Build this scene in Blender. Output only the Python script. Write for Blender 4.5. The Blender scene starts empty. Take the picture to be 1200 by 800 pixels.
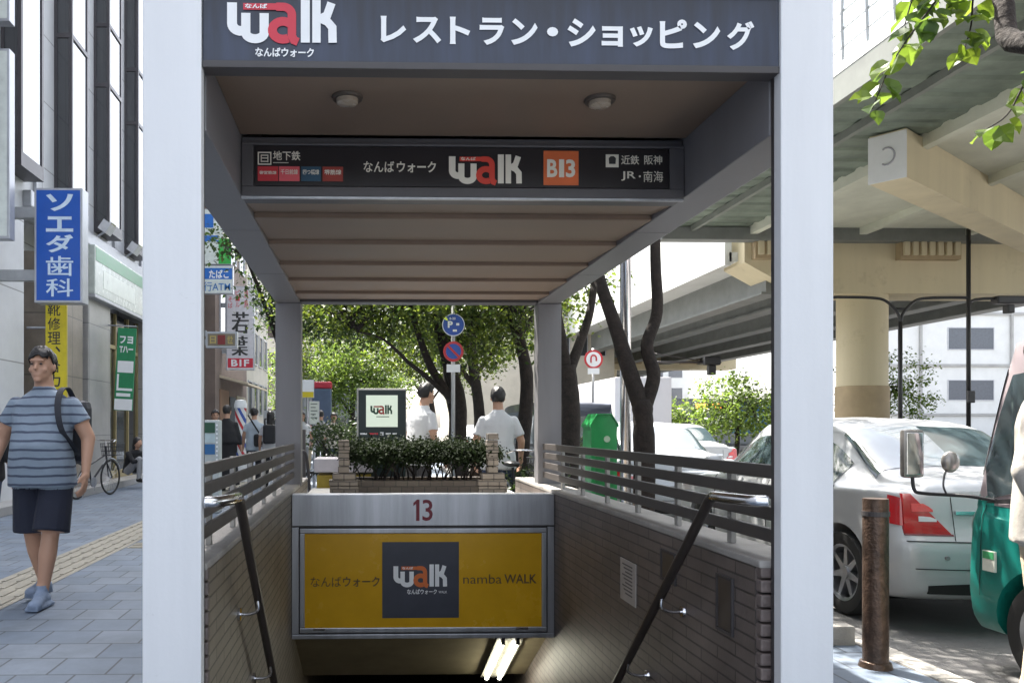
import bpy, bmesh, math, random
import numpy as np
from mathutils import Vector, Matrix, Euler

S = bpy.context.scene
COL = S.collection
R = math.radians
rnd = random.Random(7)

# ------------------------------------------------------------------ camera, sky, sun, exposure
YAW = R(1.4); F = 950.0; PX = 454.0; PY = 500.0; EYE = 1.27
cd = bpy.data.cameras.new('camera')
cam = bpy.data.objects.new('camera', cd); COL.objects.link(cam)
cam.location = (0, 0, EYE); cam.rotation_euler = (R(90), 0, -YAW)
cd.sensor_width = 36; cd.lens = 36 * F / 1200
cd.shift_x = (600 - PX) / 1200; cd.shift_y = (PY - 400) / 1200
cd.clip_start = 0.05; cd.clip_end = 3000
S.camera = cam

SUN_EL, SUN_AZ = R(60), R(-27)                 # azimuth from +Y towards +X
wd = bpy.data.worlds.new('World'); S.world = wd; wd.use_nodes = True
nt = wd.node_tree; bg = nt.nodes['Background']
sky = nt.nodes.new('ShaderNodeTexSky'); sky.sky_type = 'NISHITA'; sky.sun_disc = False
sky.sun_elevation = SUN_EL; sky.sun_rotation = SUN_AZ; sky.dust_density = 4.0; sky.air_density = 1.0; sky.ozone_density = 1.0
hz = nt.nodes.new('ShaderNodeHueSaturation'); hz.inputs['Saturation'].default_value = .42   # hazy summer sky
nt.links.new(sky.outputs[0], hz.inputs['Color']); nt.links.new(hz.outputs[0], bg.inputs[0]); bg.inputs[1].default_value = 0.14
sl = bpy.data.lights.new('sun', 'SUN'); sl.energy = 4.0; sl.angle = R(0.53); sl.color = (1, .95, .87)
so = bpy.data.objects.new('sun', sl); COL.objects.link(so)
sd = Vector((math.sin(SUN_AZ) * math.cos(SUN_EL), math.cos(SUN_AZ) * math.cos(SUN_EL), math.sin(SUN_EL)))
so.rotation_euler = sd.to_track_quat('Z', 'Y').to_euler(); so.location = (-10, 20, 40)
S.view_settings.view_transform = 'Standard'; S.view_settings.look = 'None'
S.view_settings.exposure = 2.35; S.view_settings.gamma = 1
S.render.engine = 'CYCLES'
S.cycles.max_bounces = 8; S.cycles.diffuse_bounces = 5; S.cycles.glossy_bounces = 4
S.cycles.transmission_bounces = 4; S.cycles.transparent_max_bounces = 12
S.cycles.use_denoising = True

# ------------------------------------------------------------------ measuring helpers
def ray(px, py):
    u = (px - PX) / F; v = (py - PY) / F
    return (u * math.cos(YAW) + math.sin(YAW), math.cos(YAW) - u * math.sin(YAW), -v)
def W(px, py, Y):
    d = ray(px, py); t = Y / d[1]
    return Vector((d[0] * t, Y, EYE + d[2] * t))
def XX(px, Y): return W(px, 500, Y).x
def ZZ(py, Y, px=PX): return W(px, py, Y).z

# ------------------------------------------------------------------ materials
MATS = {}
def rgb(*c):
    """sRGB 0..255 to linear"""
    return tuple(((x / 255) / 12.92 if x / 255 <= .04045 else ((x / 255 + .055) / 1.055) ** 2.4) for x in c)
def M(name, col, rough=.6, metal=0.0, var=.12, scale=6.0, bump=0.0, spec=.5, coat=0.0, streak=False, bscale=60):
    if name in MATS: return MATS[name]
    m = bpy.data.materials.new(name); m.use_nodes = True; MATS[name] = m
    t = m.node_tree; p = t.nodes['Principled BSDF']; L = t.links.new
    p.inputs['Roughness'].default_value = rough; p.inputs['Metallic'].default_value = metal
    p.inputs['Specular IOR Level'].default_value = spec; p.inputs['Coat Weight'].default_value = coat
    tc = t.nodes.new('ShaderNodeTexCoord')
    vec = tc.outputs['Object']
    if streak:
        mp = t.nodes.new('ShaderNodeMapping'); mp.inputs['Scale'].default_value = (1, 1, .08)
        L(vec, mp.inputs[0]); vec = mp.outputs[0]
    n = t.nodes.new('ShaderNodeTexNoise'); n.inputs['Scale'].default_value = scale; n.inputs['Detail'].default_value = 6; n.inputs['Roughness'].default_value = .65
    L(vec, n.inputs['Vector'])
    r = t.nodes.new('ShaderNodeValToRGB'); r.color_ramp.elements[0].position = .3; r.color_ramp.elements[1].position = .7
    r.color_ramp.elements[0].color = tuple(max(0, c * (1 - var)) for c in col) + (1,)
    r.color_ramp.elements[1].color = tuple(min(1, c * (1 + var)) for c in col) + (1,)
    L(n.outputs[0], r.inputs[0]); L(r.outputs[0], p.inputs['Base Color'])
    mr = t.nodes.new('ShaderNodeMapRange'); mr.inputs[3].default_value = max(0, rough - .08); mr.inputs[4].default_value = min(1, rough + .1)
    L(n.outputs[0], mr.inputs[0]); L(mr.outputs[0], p.inputs['Roughness'])
    if bump:
        n2 = t.nodes.new('ShaderNodeTexNoise'); n2.inputs['Scale'].default_value = bscale; n2.inputs['Detail'].default_value = 4
        L(tc.outputs['Object'], n2.inputs['Vector'])
        b = t.nodes.new('ShaderNodeBump'); b.inputs['Strength'].default_value = bump; b.inputs['Distance'].default_value = .01
        L(n2.outputs[0], b.inputs['Height']); L(b.outputs[0], p.inputs['Normal'])
    return m
def emit(name, col, strength):
    if name in MATS: return MATS[name]
    m = bpy.data.materials.new(name); m.use_nodes = True; MATS[name] = m
    p = m.node_tree.nodes['Principled BSDF']
    p.inputs['Base Color'].default_value = col + (1,); p.inputs['Emission Color'].default_value = col + (1,)
    p.inputs['Emission Strength'].default_value = strength; p.inputs['Roughness'].default_value = .4
    return m
def bricks(name, c1, c2, cm, w, h, mortar, axes='yz', rough=.7, bump=.5, offset=.5, squash=1.0, var=.25):
    """brick / paver pattern laid out on the object's own axes"""
    if name in MATS: return MATS[name]
    m = bpy.data.materials.new(name); m.use_nodes = True; MATS[name] = m
    t = m.node_tree; p = t.nodes['Principled BSDF']; L = t.links.new
    tc = t.nodes.new('ShaderNodeTexCoord'); sp = t.nodes.new('ShaderNodeSeparateXYZ'); cb = t.nodes.new('ShaderNodeCombineXYZ')
    L(tc.outputs['Object'], sp.inputs[0])
    L(sp.outputs['XYZ'.index(axes[0].upper())], cb.inputs[0]); L(sp.outputs['XYZ'.index(axes[1].upper())], cb.inputs[1])
    b = t.nodes.new('ShaderNodeTexBrick'); b.offset = offset; b.squash = squash
    b.inputs['Scale'].default_value = 1; b.inputs['Brick Width'].default_value = w; b.inputs['Row Height'].default_value = h
    b.inputs['Mortar Size'].default_value = mortar; b.inputs['Mortar Smooth'].default_value = .2; b.inputs['Bias'].default_value = 0
    b.inputs['Color1'].default_value = c1 + (1,); b.inputs['Color2'].default_value = c2 + (1,); b.inputs['Mortar'].default_value = cm + (1,)
    L(cb.outputs[0], b.inputs['Vector'])
    n = t.nodes.new('ShaderNodeTexNoise'); n.inputs['Scale'].default_value = 1.7; n.inputs['Detail'].default_value = 8; n.inputs['Roughness'].default_value = .7
    L(tc.outputs['Object'], n.inputs['Vector'])
    mr = t.nodes.new('ShaderNodeMapRange'); mr.inputs[1].default_value = .3; mr.inputs[2].default_value = .7; mr.inputs[3].default_value = 1 - var; mr.inputs[4].default_value = 1 + var
    L(n.outputs[0], mr.inputs[0])
    mx = t.nodes.new('ShaderNodeMixRGB'); mx.blend_type = 'MULTIPLY'; mx.inputs[0].default_value = 1
    L(b.outputs[0], mx.inputs[1]); L(mr.outputs[0], mx.inputs[2]); L(mx.outputs[0], p.inputs['Base Color'])
    p.inputs['Roughness'].default_value = rough
    bp = t.nodes.new('ShaderNodeBump'); bp.inputs['Strength'].default_value = bump; bp.inputs['Distance'].default_value = .008; bp.invert = True
    n3 = t.nodes.new('ShaderNodeTexNoise'); n3.inputs['Scale'].default_value = 90
    L(tc.outputs['Object'], n3.inputs['Vector'])
    ad = t.nodes.new('ShaderNodeMath'); ad.operation = 'MULTIPLY_ADD'; ad.inputs[1].default_value = .15
    L(n3.outputs[0], ad.inputs[0]); L(b.outputs['Fac'], ad.inputs[2])
    L(ad.outputs[0], bp.inputs['Height']); L(bp.outputs[0], p.inputs['Normal'])
    return m
def leafmat(name, dark, light, trans=.45):
    if name in MATS: return MATS[name]
    m = bpy.data.materials.new(name); m.use_nodes = True; MATS[name] = m
    t = m.node_tree; L = t.links.new; p = t.nodes['Principled BSDF']; out = t.nodes['Material Output']
    g = t.nodes.new('ShaderNodeNewGeometry')
    r = t.nodes.new('ShaderNodeValToRGB'); r.color_ramp.elements[0].color = dark + (1,); r.color_ramp.elements[1].color = light + (1,)
    L(g.outputs['Random Per Island'], r.inputs[0]); L(r.outputs[0], p.inputs['Base Color'])
    p.inputs['Roughness'].default_value = .45
    tr = t.nodes.new('ShaderNodeBsdfTranslucent')
    hs = t.nodes.new('ShaderNodeHueSaturation'); hs.inputs['Hue'].default_value = .485; hs.inputs['Saturation'].default_value = 1.1; hs.inputs['Value'].default_value = 1.9
    L(r.outputs[0], hs.inputs['Color']); L(hs.outputs[0], tr.inputs['Color'])
    mx = t.nodes.new('ShaderNodeMixShader'); mx.inputs[0].default_value = trans
    L(p.outputs[0], mx.inputs[1]); L(tr.outputs[0], mx.inputs[2]); L(mx.outputs[0], out.inputs['Surface'])
    return m
def glassmat(name, col, rough=.05, alpha=1.0):
    m = M(name, col, rough, 0, .05, 2, 0, .8)
    p = m.node_tree.nodes['Principled BSDF']; p.inputs['IOR'].default_value = 1.6; p.inputs['Alpha'].default_value = alpha
    return m

white_paint = M('white_paint', (.70, .71, .73), .45, 0, .05, 5, .05, streak=True)
def scuffs(m, dark, scale, lo, hi):
    t = m.node_tree; L = t.links.new; p = t.nodes['Principled BSDF']; src = p.inputs['Base Color'].links[0].from_socket
    tc = t.nodes.new('ShaderNodeTexCoord'); n1 = t.nodes.new('ShaderNodeTexNoise'); n1.inputs['Scale'].default_value = scale; n1.inputs['Detail'].default_value = 8; n1.inputs['Roughness'].default_value = .75
    L(tc.outputs['Object'], n1.inputs['Vector']); r = t.nodes.new('ShaderNodeMapRange'); r.inputs[1].default_value = lo; r.inputs[2].default_value = hi
    L(n1.outputs[0], r.inputs[0]); x = t.nodes.new('ShaderNodeMixRGB'); x.inputs[2].default_value = dark + (1,); L(r.outputs[0], x.inputs[0]); L(src, x.inputs[1]); L(x.outputs[0], p.inputs['Base Color'])
scuffs(white_paint, (.33, .32, .31), 4.3, .63, .80)
grey_paint = M('grey_paint', (.19, .185, .195), .45, 0, .10, 5, .04, streak=True)
dark_paint = M('dark_paint', (.055, .05, .052), .5, 0, .12, 5)
steel = M('brushed_steel', (.40, .41, .44), .38, .85, .25, 7, .03, streak=True)
chrome = M('polished_steel', (.68, .68, .70), .18, 1.0, .05)
black = M('black_plastic', (.02, .02, .022), .45, 0, .1)
rubber = M('rubber', (.018, .018, .018), .8, 0, .2)
letter_white = M('lettering_white', (.78, .79, .80), .5, 0, .03)
letter_red = M('lettering_red', (.55, .035, .06), .5, 0, .05)
letter_orange = M('lettering_orange', (.60, .14, .03), .5, 0, .05)
letter_dark = M('lettering_dark', (.03, .03, .03), .5, 0, .05)
navy = M('navy_panel', (.024, .032, .058), .36, 0, .45, 9, streak=True)
wood = M('bark', (.022, .016, .013), .92, 0, .6, 14, 1.0, bscale=38)
concrete = M('concrete', (.42, .41, .38), .8, 0, .12, 1.5, .2)
skin = M('skin', (.42, .24, .16), .5, 0, .06)
hairm = M('hair', (.012, .010, .010), .5, 0, .3, 40)

# ------------------------------------------------------------------ mesh helpers
ORIG = {}
class MB:
    def __init__(s): s.v = []; s.f = []; s.m = []; s.mi = 0
    def add(s, vs, fs):
        n = len(s.v); s.v += [tuple(v) for v in vs]
        s.f += [tuple(i + n for i in f) for f in fs]; s.m += [s.mi] * len(fs); return s
    def mat(s, i): s.mi = i; return s
    def box(s, x0, x1, y0, y1, z0, z1, rot=None):
        vs = [(x, y, z) for z in (z0, z1) for y in (y0, y1) for x in (x0, x1)]
        if rot is not None:
            c = Vector(((x0 + x1) / 2, (y0 + y1) / 2, (z0 + z1) / 2)); vs = [c + rot @ (Vector(v) - c) for v in vs]
        return s.add(vs, [(0, 2, 3, 1), (4, 5, 7, 6), (0, 1, 5, 4), (2, 6, 7, 3), (0, 4, 6, 2), (1, 3, 7, 5)])
    def bbox(s, x0, x1, y0, y1, z0, z1, b=.01):
        """box with chamfered edges"""
        bm = bmesh.new(); bmesh.ops.create_cube(bm, size=1)
        for v in bm.verts: v.co = Vector((x0 + (v.co.x + .5) * (x1 - x0), y0 + (v.co.y + .5) * (y1 - y0), z0 + (v.co.z + .5) * (z1 - z0)))
        bmesh.ops.bevel(bm, geom=bm.edges[:], offset=min(b, (x1 - x0) * .45, (y1 - y0) * .45, (z1 - z0) * .45), segments=2, affect='EDGES', profile=.6)
        s.bm(bm); return s
    def bm(s, bm, mtx=None):
        bm.verts.index_update()
        s.add([(mtx @ v.co if mtx else v.co) for v in bm.verts], [[v.index for v in f.verts] for f in bm.faces]); bm.free(); return s
    def tube(s, pts, rads, n=10, cap=True):
        pts = [Vector(p) for p in pts]
        if not isinstance(rads, (list, tuple)): rads = [rads] * len(pts)
        vs = []; fs = []; up = None
        for i, p in enumerate(pts):
            d = (pts[min(i + 1, len(pts) - 1)] - pts[max(i - 1, 0)]).normalized()
            if up is None: up = Vector((0, 0, 1)) if abs(d.z) < .9 else Vector((0, 1, 0))
            a = d.cross(up).normalized(); b = a.cross(d).normalized(); up = b
            for k in range(n):
                t = 2 * math.pi * k / n; vs.append(p + (a * math.cos(t) + b * math.sin(t)) * rads[i])
        for i in range(len(pts) - 1):
            for k in range(n): fs.append((i * n + k, i * n + (k + 1) % n, (i + 1) * n + (k + 1) % n, (i + 1) * n + k))
        if cap: fs.append(tuple(range(n - 1, -1, -1))); fs.append(tuple(range((len(pts) - 1) * n, len(pts) * n)))
        return s.add(vs, fs)
    def lathe(s, prof, c=(0, 0, 0), n=24, axis='z'):
        vs = []; fs = []; k = len(prof)
        for i in range(n):
            t = 2 * math.pi * i / n
            for r_, h in prof:
                a, b = r_ * math.cos(t), r_ * math.sin(t)
                q = (a, b, h) if axis == 'z' else (h, a, b) if axis == 'x' else (a, h, b)
                vs.append((q[0] + c[0], q[1] + c[1], q[2] + c[2]))
        for i in range(n):
            for j in range(k - 1):
                fs.append((i * k + j, ((i + 1) % n) * k + j, ((i + 1) % n) * k + j + 1, i * k + j + 1))
        return s.add(vs, fs)
    def prism(s, poly, a0, a1, axis='y'):
        """poly: list of 2D points; extruded along axis from a0 to a1"""
        def P(p, a): return (p[0], a, p[1]) if axis == 'y' else (a, p[0], p[1]) if axis == 'x' else (p[0], p[1], a)
        n = len(poly); vs = [P(p, a0) for p in poly] + [P(p, a1) for p in poly]
        fs = [tuple(range(n)), tuple(range(2 * n - 1, n - 1, -1))] + [(i, i + n, (i + 1) % n + n, (i + 1) % n) for i in range(n)]
        return s.add(vs, fs)
    def ball(s, c, r, n=12, m=8):
        r = r if isinstance(r, (tuple, list)) else (r, r, r)
        vs = [(c[0], c[1], c[2] - r[2])]; fs = []
        for j in range(1, m):
            a = -math.pi / 2 + math.pi * j / m
            for i in range(n):
                t = 2 * math.pi * i / n; vs.append((c[0] + r[0] * math.cos(a) * math.cos(t), c[1] + r[1] * math.cos(a) * math.sin(t), c[2] + r[2] * math.sin(a)))
        vs.append((c[0], c[1], c[2] + r[2]))
        for i in range(n): fs.append((0, 1 + (i + 1) % n, 1 + i))
        for j in range(m - 2):
            for i in range(n): fs.append((1 + j * n + i, 1 + j * n + (i + 1) % n, 1 + (j + 1) * n + (i + 1) % n, 1 + (j + 1) * n + i))
        k = 1 + (m - 2) * n
        for i in range(n): fs.append((k + i, k + (i + 1) % n, len(vs) - 1))
        return s.add(vs, fs)
    def build(s, name, mats, parent=None, smooth=False, fix=True):
        me = bpy.data.meshes.new(name)
        off = ORIG.get(parent.name, Vector((0, 0, 0))) if parent else Vector((0, 0, 0))
        me.from_pydata([(v[0] - off.x, v[1] - off.y, v[2] - off.z) for v in s.v], [], s.f)
        mats = mats if isinstance(mats, (list, tuple)) else [mats]
        for m in mats: me.materials.append(m)
        me.polygons.foreach_set('material_index', s.m)
        if fix:
            b = bmesh.new(); b.from_mesh(me); bmesh.ops.recalc_face_normals(b, faces=b.faces[:]); b.to_mesh(me); b.free()
        if smooth: smooth_auto(me, smooth)
        me.update()
        o = bpy.data.objects.new(name, me); COL.objects.link(o)
        if parent: o.parent = parent
        ORIG[o.name] = off
        return o
def smooth_auto(me, ang=40):
    me.shade_smooth()
    if ang is not True: me.set_sharp_from_angle(angle=R(ang))
def tag(o, label, cat, group=None, kind=None):
    o['label'] = label; o['category'] = cat
    if group: o['group'] = group
    if kind: o['kind'] = kind
    return o
def struct(o): o['kind'] = 'structure'; return o
def thing(name, loc, label, cat, group=None):
    o = bpy.data.objects.new(name, None); COL.objects.link(o); o.location = loc; o.empty_display_size = .2
    ORIG[o.name] = Vector(loc)
    return tag(o, label, cat, group)
def dup(root, loc, rz=None, label=None, group=None):
    def cp(o, par):
        c = o.copy(); COL.objects.link(c)
        if par is not None: c.parent = par
        for ch in list(KIDS.get(o.name, [])): cp(ch, c)
        return c
    KIDS = {}
    for o in COL.objects:
        if o.parent: KIDS.setdefault(o.parent.name, []).append(o)
    c = cp(root, None); c.location = loc
    if rz is not None: c.rotation_euler = (0, 0, rz)
    if label: c['label'] = label
    if group: c['group'] = group
    return c
def cr(pts, k=6):
    """Catmull-Rom through points"""
    P = [Vector(p) for p in pts]; P = [P[0] * 2 - P[1]] + P + [P[-1] * 2 - P[-2]]; out = []
    for i in range(1, len(P) - 2):
        for j in range(k):
            t = j / k; a, b, c, d = P[i - 1:i + 3]
            out.append(.5 * ((2 * b) + (c - a) * t + (2 * a - 5 * b + 4 * c - d) * t * t + (3 * b - a - 3 * c + d) * t ** 3))
    out.append(P[-2]); return out

# ------------------------------------------------------------------ lettering
def glyphs(s, bold=.02):
    c = bpy.data.curves.new('t', 'FONT'); c.body = s; c.size = 1; c.offset = bold; c.resolution_u = 3
    o = bpy.data.objects.new('t', c); COL.objects.link(o); bpy.context.view_layer.update()
    me = bpy.data.meshes.new_from_object(o.evaluated_get(bpy.context.evaluated_depsgraph_get()))
    vs = [(v.co.x, v.co.y) for v in me.vertices]; fs = [tuple(p.vertices) for p in me.polygons]
    bpy.data.objects.remove(o); bpy.data.curves.remove(c); bpy.data.meshes.remove(me); return vs, fs
def put_text(mb, s, x0, x1, z0, z1, y, bold=.02, vertical=False):
    """letters filling the box x0..x1, z0..z1 on the plane y, facing -Y"""
    if vertical:
        n = len(s); h = (z1 - z0) / n
        for i, ch in enumerate(s):
            if ch == ' ': continue
            if ch == '、': put_text(mb, ch, x0 + (x1 - x0) * .6, x1, z1 - (i + .5) * h, z1 - (i + .08) * h, y, bold); continue
            put_text(mb, ch, x0, x1, z1 - (i + .94) * h, z1 - (i + .06) * h, y, bold)
        return mb
    vs, fs = glyphs(s, bold)
    ax = min(v[0] for v in vs); bx = max(v[0] for v in vs); ay = min(v[1] for v in vs); by = max(v[1] for v in vs)
    mb.add([(x0 + (v[0] - ax) / (bx - ax) * (x1 - x0), y, z0 + (v[1] - ay) / max(by - ay, 1e-6) * (z1 - z0)) for v in vs], fs)
    return mb
def stroke(mb, pts, w, y, sx, sz, ox, oz, flat=True):
    """flat ribbon along 2D points (logo units), placed on plane y"""
    P = [Vector(p) for p in pts]; L = []; Rr = []
    for i, p in enumerate(P):
        if i == 0: d = P[1] - P[0]
        elif i == len(P) - 1: d = P[-1] - P[-2]
        else: d = (P[i] - P[i - 1]).normalized() + (P[i + 1] - P[i]).normalized()
        d.normalize(); nrm = Vector((-d.y, d.x)); k = 1.0
        if 0 < i < len(P) - 1:
            c = max(.5, nrm.dot(Vector((-(P[i] - P[i - 1]).normalized().y, (P[i] - P[i - 1]).normalized().x)))); k = 1 / c
        L.append(p + nrm * w / 2 * k); Rr.append(p - nrm * w / 2 * k)
    vs = [(ox + q.x * sx, y, oz + q.y * sz) for q in L + Rr]; n = len(P)
    mb.add(vs, [(i, i + 1, n + i + 1, n + i) for i in range(n - 1)])
def arc(cx, cz, r, a0, a1, n=10, rz=None):
    rz = rz or r
    return [(cx + r * math.cos(R(a0 + (a1 - a0) * i / n)), cz + rz * math.sin(R(a0 + (a1 - a0) * i / n))) for i in range(n + 1)]
def logo(x0, x1, z0, z1, y, parent, mw, mr, tagtext=True):
    """the four letter wordmark, two lower case letters joined; logo space 0..1 x 0..0.39"""
    sx = (x1 - x0); sz = (z1 - z0) / .39
    a = MB(); t = .085
    st = lambda p, w, k: stroke(a, p, w, y - .0004 * k, sx, sz, x0, z0)
    st([(.045, .36), (.045, .20)] + arc(.125, .17, .08, 180, 262, 6, .07) + [(.17, .105)], .088, 0)
    st([(.168, .265), (.168, .12)] + arc(.25, .085, .082, 180, 360, 12, .055) + [(.332, .12), (.332, .265)], .082, 1)
    st([(.70, 0), (.70, .39)], .08, 2); st([(.80, 0), (.80, .39)], .075, 3)
    st([(.935, .365), (.895, .25), (.83, .215)], .075, 4)
    st([(.83, .222), (.90, .19), (.942, .14), (.945, 0)], .075, 5)
    a.build('wordmark', mw, parent)
    b = MB()
    s2 = lambda p, w, k: stroke(b, p, w, y - .0004 * k, sx, sz, x0, z0)
    s2([(.145, .325), (.33, .325)], .06, 0)
    s2([(.44, .325)] + arc(.50, .25, .08, 90, 0, 8, .075) + [(.58, .06), (.60, .02), (.635, .005)], .075, 1)
    s2(arc(.50, .11, .095, 50, 300, 16, .082), .08, 2)
    s2([(.33, .325), (.45, .325)], .06, 3)
    b.build('red_letter', mr, parent)
    if tagtext:
        c = MB(); put_text(c, 'なんば', x0 + .16 * sx, x0 + .36 * sx, z0 + .305 * sz, z0 + .348 * sz, y - .003, .03); c.build('small_lettering', mw, parent)
# ================================================================== GROUND
XL, XR = -.606, 1.50                 # inner faces of the stairwell walls
WO_L, WO_R = -.82, 1.731             # outer faces
Y0, Y1, YP = 2.97, 7.25, 6.46        # front posts, back posts, transom
KX = 3.0                             # kerb face
asphalt = M('asphalt', (.16, .155, .15), .85, 0, .22, 1.2, .5, bscale=180)
paver = bricks('grey_pavers', (.10, .13, .175), (.135, .165, .205), (.055, .065, .08), .30, .30, .007, 'xy', .75, .45, var=.22)
scuffs(paver, (.075, .085, .10), .55, .55, .80); scuffs(paver, (.17, .19, .21), 2.1, .62, .85)
tact = M('tactile_yellow', (.235, .222, .185), .8, 0, .2, 4, .3)
kerbm = M('kerb_stone', (.34, .32, .29), .85, 0, .2, 4, .5)
def holed(name, m, X0, X1, Ya, Yb, z, hx0, hx1, hy0, hy1, lip=0):
    mb = MB()
    for a, b, c, d in ((X0, X1, Ya, hy0), (X0, hx0, hy0, hy1), (hx1, X1, hy0, hy1), (X0, X1, hy1, Yb)):
        mb.add([(a, c, z), (b, c, z), (b, d, z), (a, d, z)], [(0, 1, 2, 3)])
    return struct(mb.build(name, m))
holed('road', asphalt, -600, 600, -300, 900, -.13, WO_L - .02, WO_R + .02, 2.9, 14)
holed('pavement', paver, -5.75, KX - .15, -30, 85, 0, WO_L + .01, WO_R - .01, 3.06, 8.9)
mb = MB(); y = -30
while y < 85:
    mb.bbox(KX - .15, KX, y, y + .995, -.2, .012, .015); y += 1
struct(mb.build('kerb', kerbm))
# tactile paving: one run along the street, one crossing it
mb = MB()
for (x0, x1, ya, yb, along) in ((-3.05, -2.55, -5, 70, True), (-2.53, -1.2, 8.55, 8.95, False)):
    mb.add([(x0, ya, .004), (x1, ya, .004), (x1, yb, .004), (x0, yb, .004)], [(0, 1, 2, 3)])
    if along:
        yy = ya
        while yy < min(yb, 26):
            for k in range(4): mb.box(x0 + .05 + k * .12, x0 + .085 + k * .12, yy + .02, yy + .28, .004, .010)
            yy += .3
    else:
        xx = x0
        while xx < x1 - .05:
            for k in range(3): mb.box(xx + .02, xx + .28, ya + .05 + k * .12, ya + .085 + k * .12, .004, .010)
            xx += .3
struct(mb.build('tactile_path', tact))
# planted strip along the kerb
soil = M('soil', (.16, .13, .10), .95, 0, .5, 22, 1.0, bscale=50)
mb = MB(); bedx = (2.25, 2.84)
for y in (4.75, 9.0, 13.0, 17, 21): mb.box(bedx[0], bedx[1], y, y + 3.4, -.05, .05)
struct(mb.build('soil', soil))
mb = MB()
for y in (4.75, 9.0, 13.0, 17, 21):
    mb.bbox(bedx[0] - .1, bedx[0], y - .1, y + 3.5, -.05, .11, .012)
    mb.bbox(bedx[0] + .001, bedx[1], y - .1, y, -.05, .11, .012); mb.bbox(bedx[0] + .001, bedx[1], y + 3.4, y + 3.5, -.05, .11, .012)
struct(mb.build('kerb_edging', kerbm))
mb = MB()
for i in range(420):
    x, y = rnd.uniform(*bedx), rnd.uniform(4.78, 7.5); r = rnd.uniform(.008, .022)
    mb.ball((x, y, .05 + r * .3), (r, r * rnd.uniform(.6, 1), r * .6), 5, 4)
o = mb.build('gravel', M('gravel', (.36, .32, .27), .9, 0, .4, 30)); o['kind'] = 'stuff'
# worn road markings beside the kerb
mb = MB()
for k in range(40):
    mb.add([(6.2, -10 + k * 5, -.126), (6.32, -10 + k * 5, -.126), (6.32, -7.5 + k * 5, -.126), (6.2, -7.5 + k * 5, -.126)], [(0, 1, 2, 3)])
struct(mb.build('road_marking', M('road_paint', (.62, .62, .6), .7, 0, .25, 12)))

# ================================================================== STAIRWELL
tileR = bricks('brown_wall_tile', (.125, .102, .092), (.150, .122, .11), (.062, .052, .048), .34, .056, .005, 'yz', .5, .45, var=.28)
tileL = bricks('beige_wall_tile', (.20, .172, .135), (.235, .205, .16), (.095, .082, .066), .34, .056, .005, 'yz', .5, .45, var=.28)
capm = M('wall_cap', (.33, .31, .29), .7, 0, .15, 6, .3)
ZW = .76
def side_wall(x0, x1, tile, label, inner):
    t = thing('stairwell_wall', ((x0 + x1) / 2, 3.1, 0), label, 'wall')
    mb = MB(); mb.box(x0, x1, 3.10, 8.2, -4, ZW - .03); mb.box(x0, x1, 8.2, 16, -4, -.02)
    mb.build('wall_face', tile, t)
    q = MB(); z = -.32
    while z < ZW - .07:
        q.bbox(x0 + .003, x1 + (.006 if inner > 0 else -.003), 3.062, 3.108, z + .004, z + .052, .008); z += .056
    if inner < 0:
        q2 = []
    q.build('end_bricks', M('end_brick', (.15, .12, .11), .55, 0, .2, 18, .3), t)
    c = MB(); c.bbox(x0 - .004, x1 + .004, 3.06, 8.2, ZW - .03, ZW, .008); c.build('coping', capm, t)
    return t
side_wall(XR, WO_R, tileR, 'brown tiled stairwell wall on the road side with two dark niches', -1)
side_wall(WO_L, XL, tileL, 'beige tiled stairwell wall on the shop side below the slatted rail', 1)
# steps
st = MB(); z = 0; y = 3.10
struct_steps = []
st.box(XL, XR, 3.0, 3.32, -4, -.012)
y = 3.32
for k in range(1, 19):
    st.box(XL, XR, y, y + .2, -4, -.18 * k); y += .2
st.box(XL, XR, y, 16, -4, -.18 * 19)
o = st.build('staircase', M('step_stone', (.22, .21, .20), .8, 0, .2, 8, .3)); tag(o, 'flight of grey stone steps going down between the tiled walls', 'stairs')
ns = MB(); y = 3.32
for k in range(0, 18): ns.box(XL + .1, XR - .1, y + .2 * k - .05, y + .2 * k - .01, -.18 * k - .012, -.18 * k + .004 - (.012 if k == 0 else 0))
# tunnel below
tun = thing('underpass', (.45, 6.7, -3), 'dim tiled passage under the yellow sign where the steps end', 'passage')
mb = MB(); SLP = .63
mb.prism([(YP + .16, -.40), (7.7, -.40 - SLP * (7.7 - YP - .16)), (15.9, -.40 - SLP * (7.7 - YP - .16)), (15.9, .0 - .03), (YP + .16, -.03)], XL + .002, XR - .002, 'x')
mb.build('ceiling', M('tunnel_ceiling', (.30, .25, .15), .7, 0, .2, 3), tun)
mb = MB(); mb.box(XL + .002, XR - .002, 15.6, 15.95, -3.6, -1.0); mb.build('end_wall', M('tunnel_end', (.3, .27, .2), .6), tun)
fx = thing('tube_light', (1.18, 7.0, -.7), 'pair of lit fluorescent tubes sloping down the passage ceiling', 'light')
mb = MB(); mb.prism([(6.66, -.47), (7.66, -.47 - SLP * 1.0), (7.66, -.41 - SLP), (6.66, -.41)], 1.07, 1.29, 'x'); mb.build('light_housing', M('fixture_grey', (.20, .19, .16), .5), fx)
for x in (1.12, 1.24):
    mb = MB(); mb.tube([(x, 6.70, -.52), (x, 7.62, -.52 - SLP * .92)], .017, 10); mb.build('tube', emit('tube_glow', (1, .97, .80), 4), fx, True)
    mb = MB()
    for yy in (6.68, 7.62): mb.box(x - .015, x + .015, yy - .02, yy + .02, -.54 - SLP * (yy - 6.7), -.46 - SLP * (yy - 6.7))
    mb.build('socket', black, fx)
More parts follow.
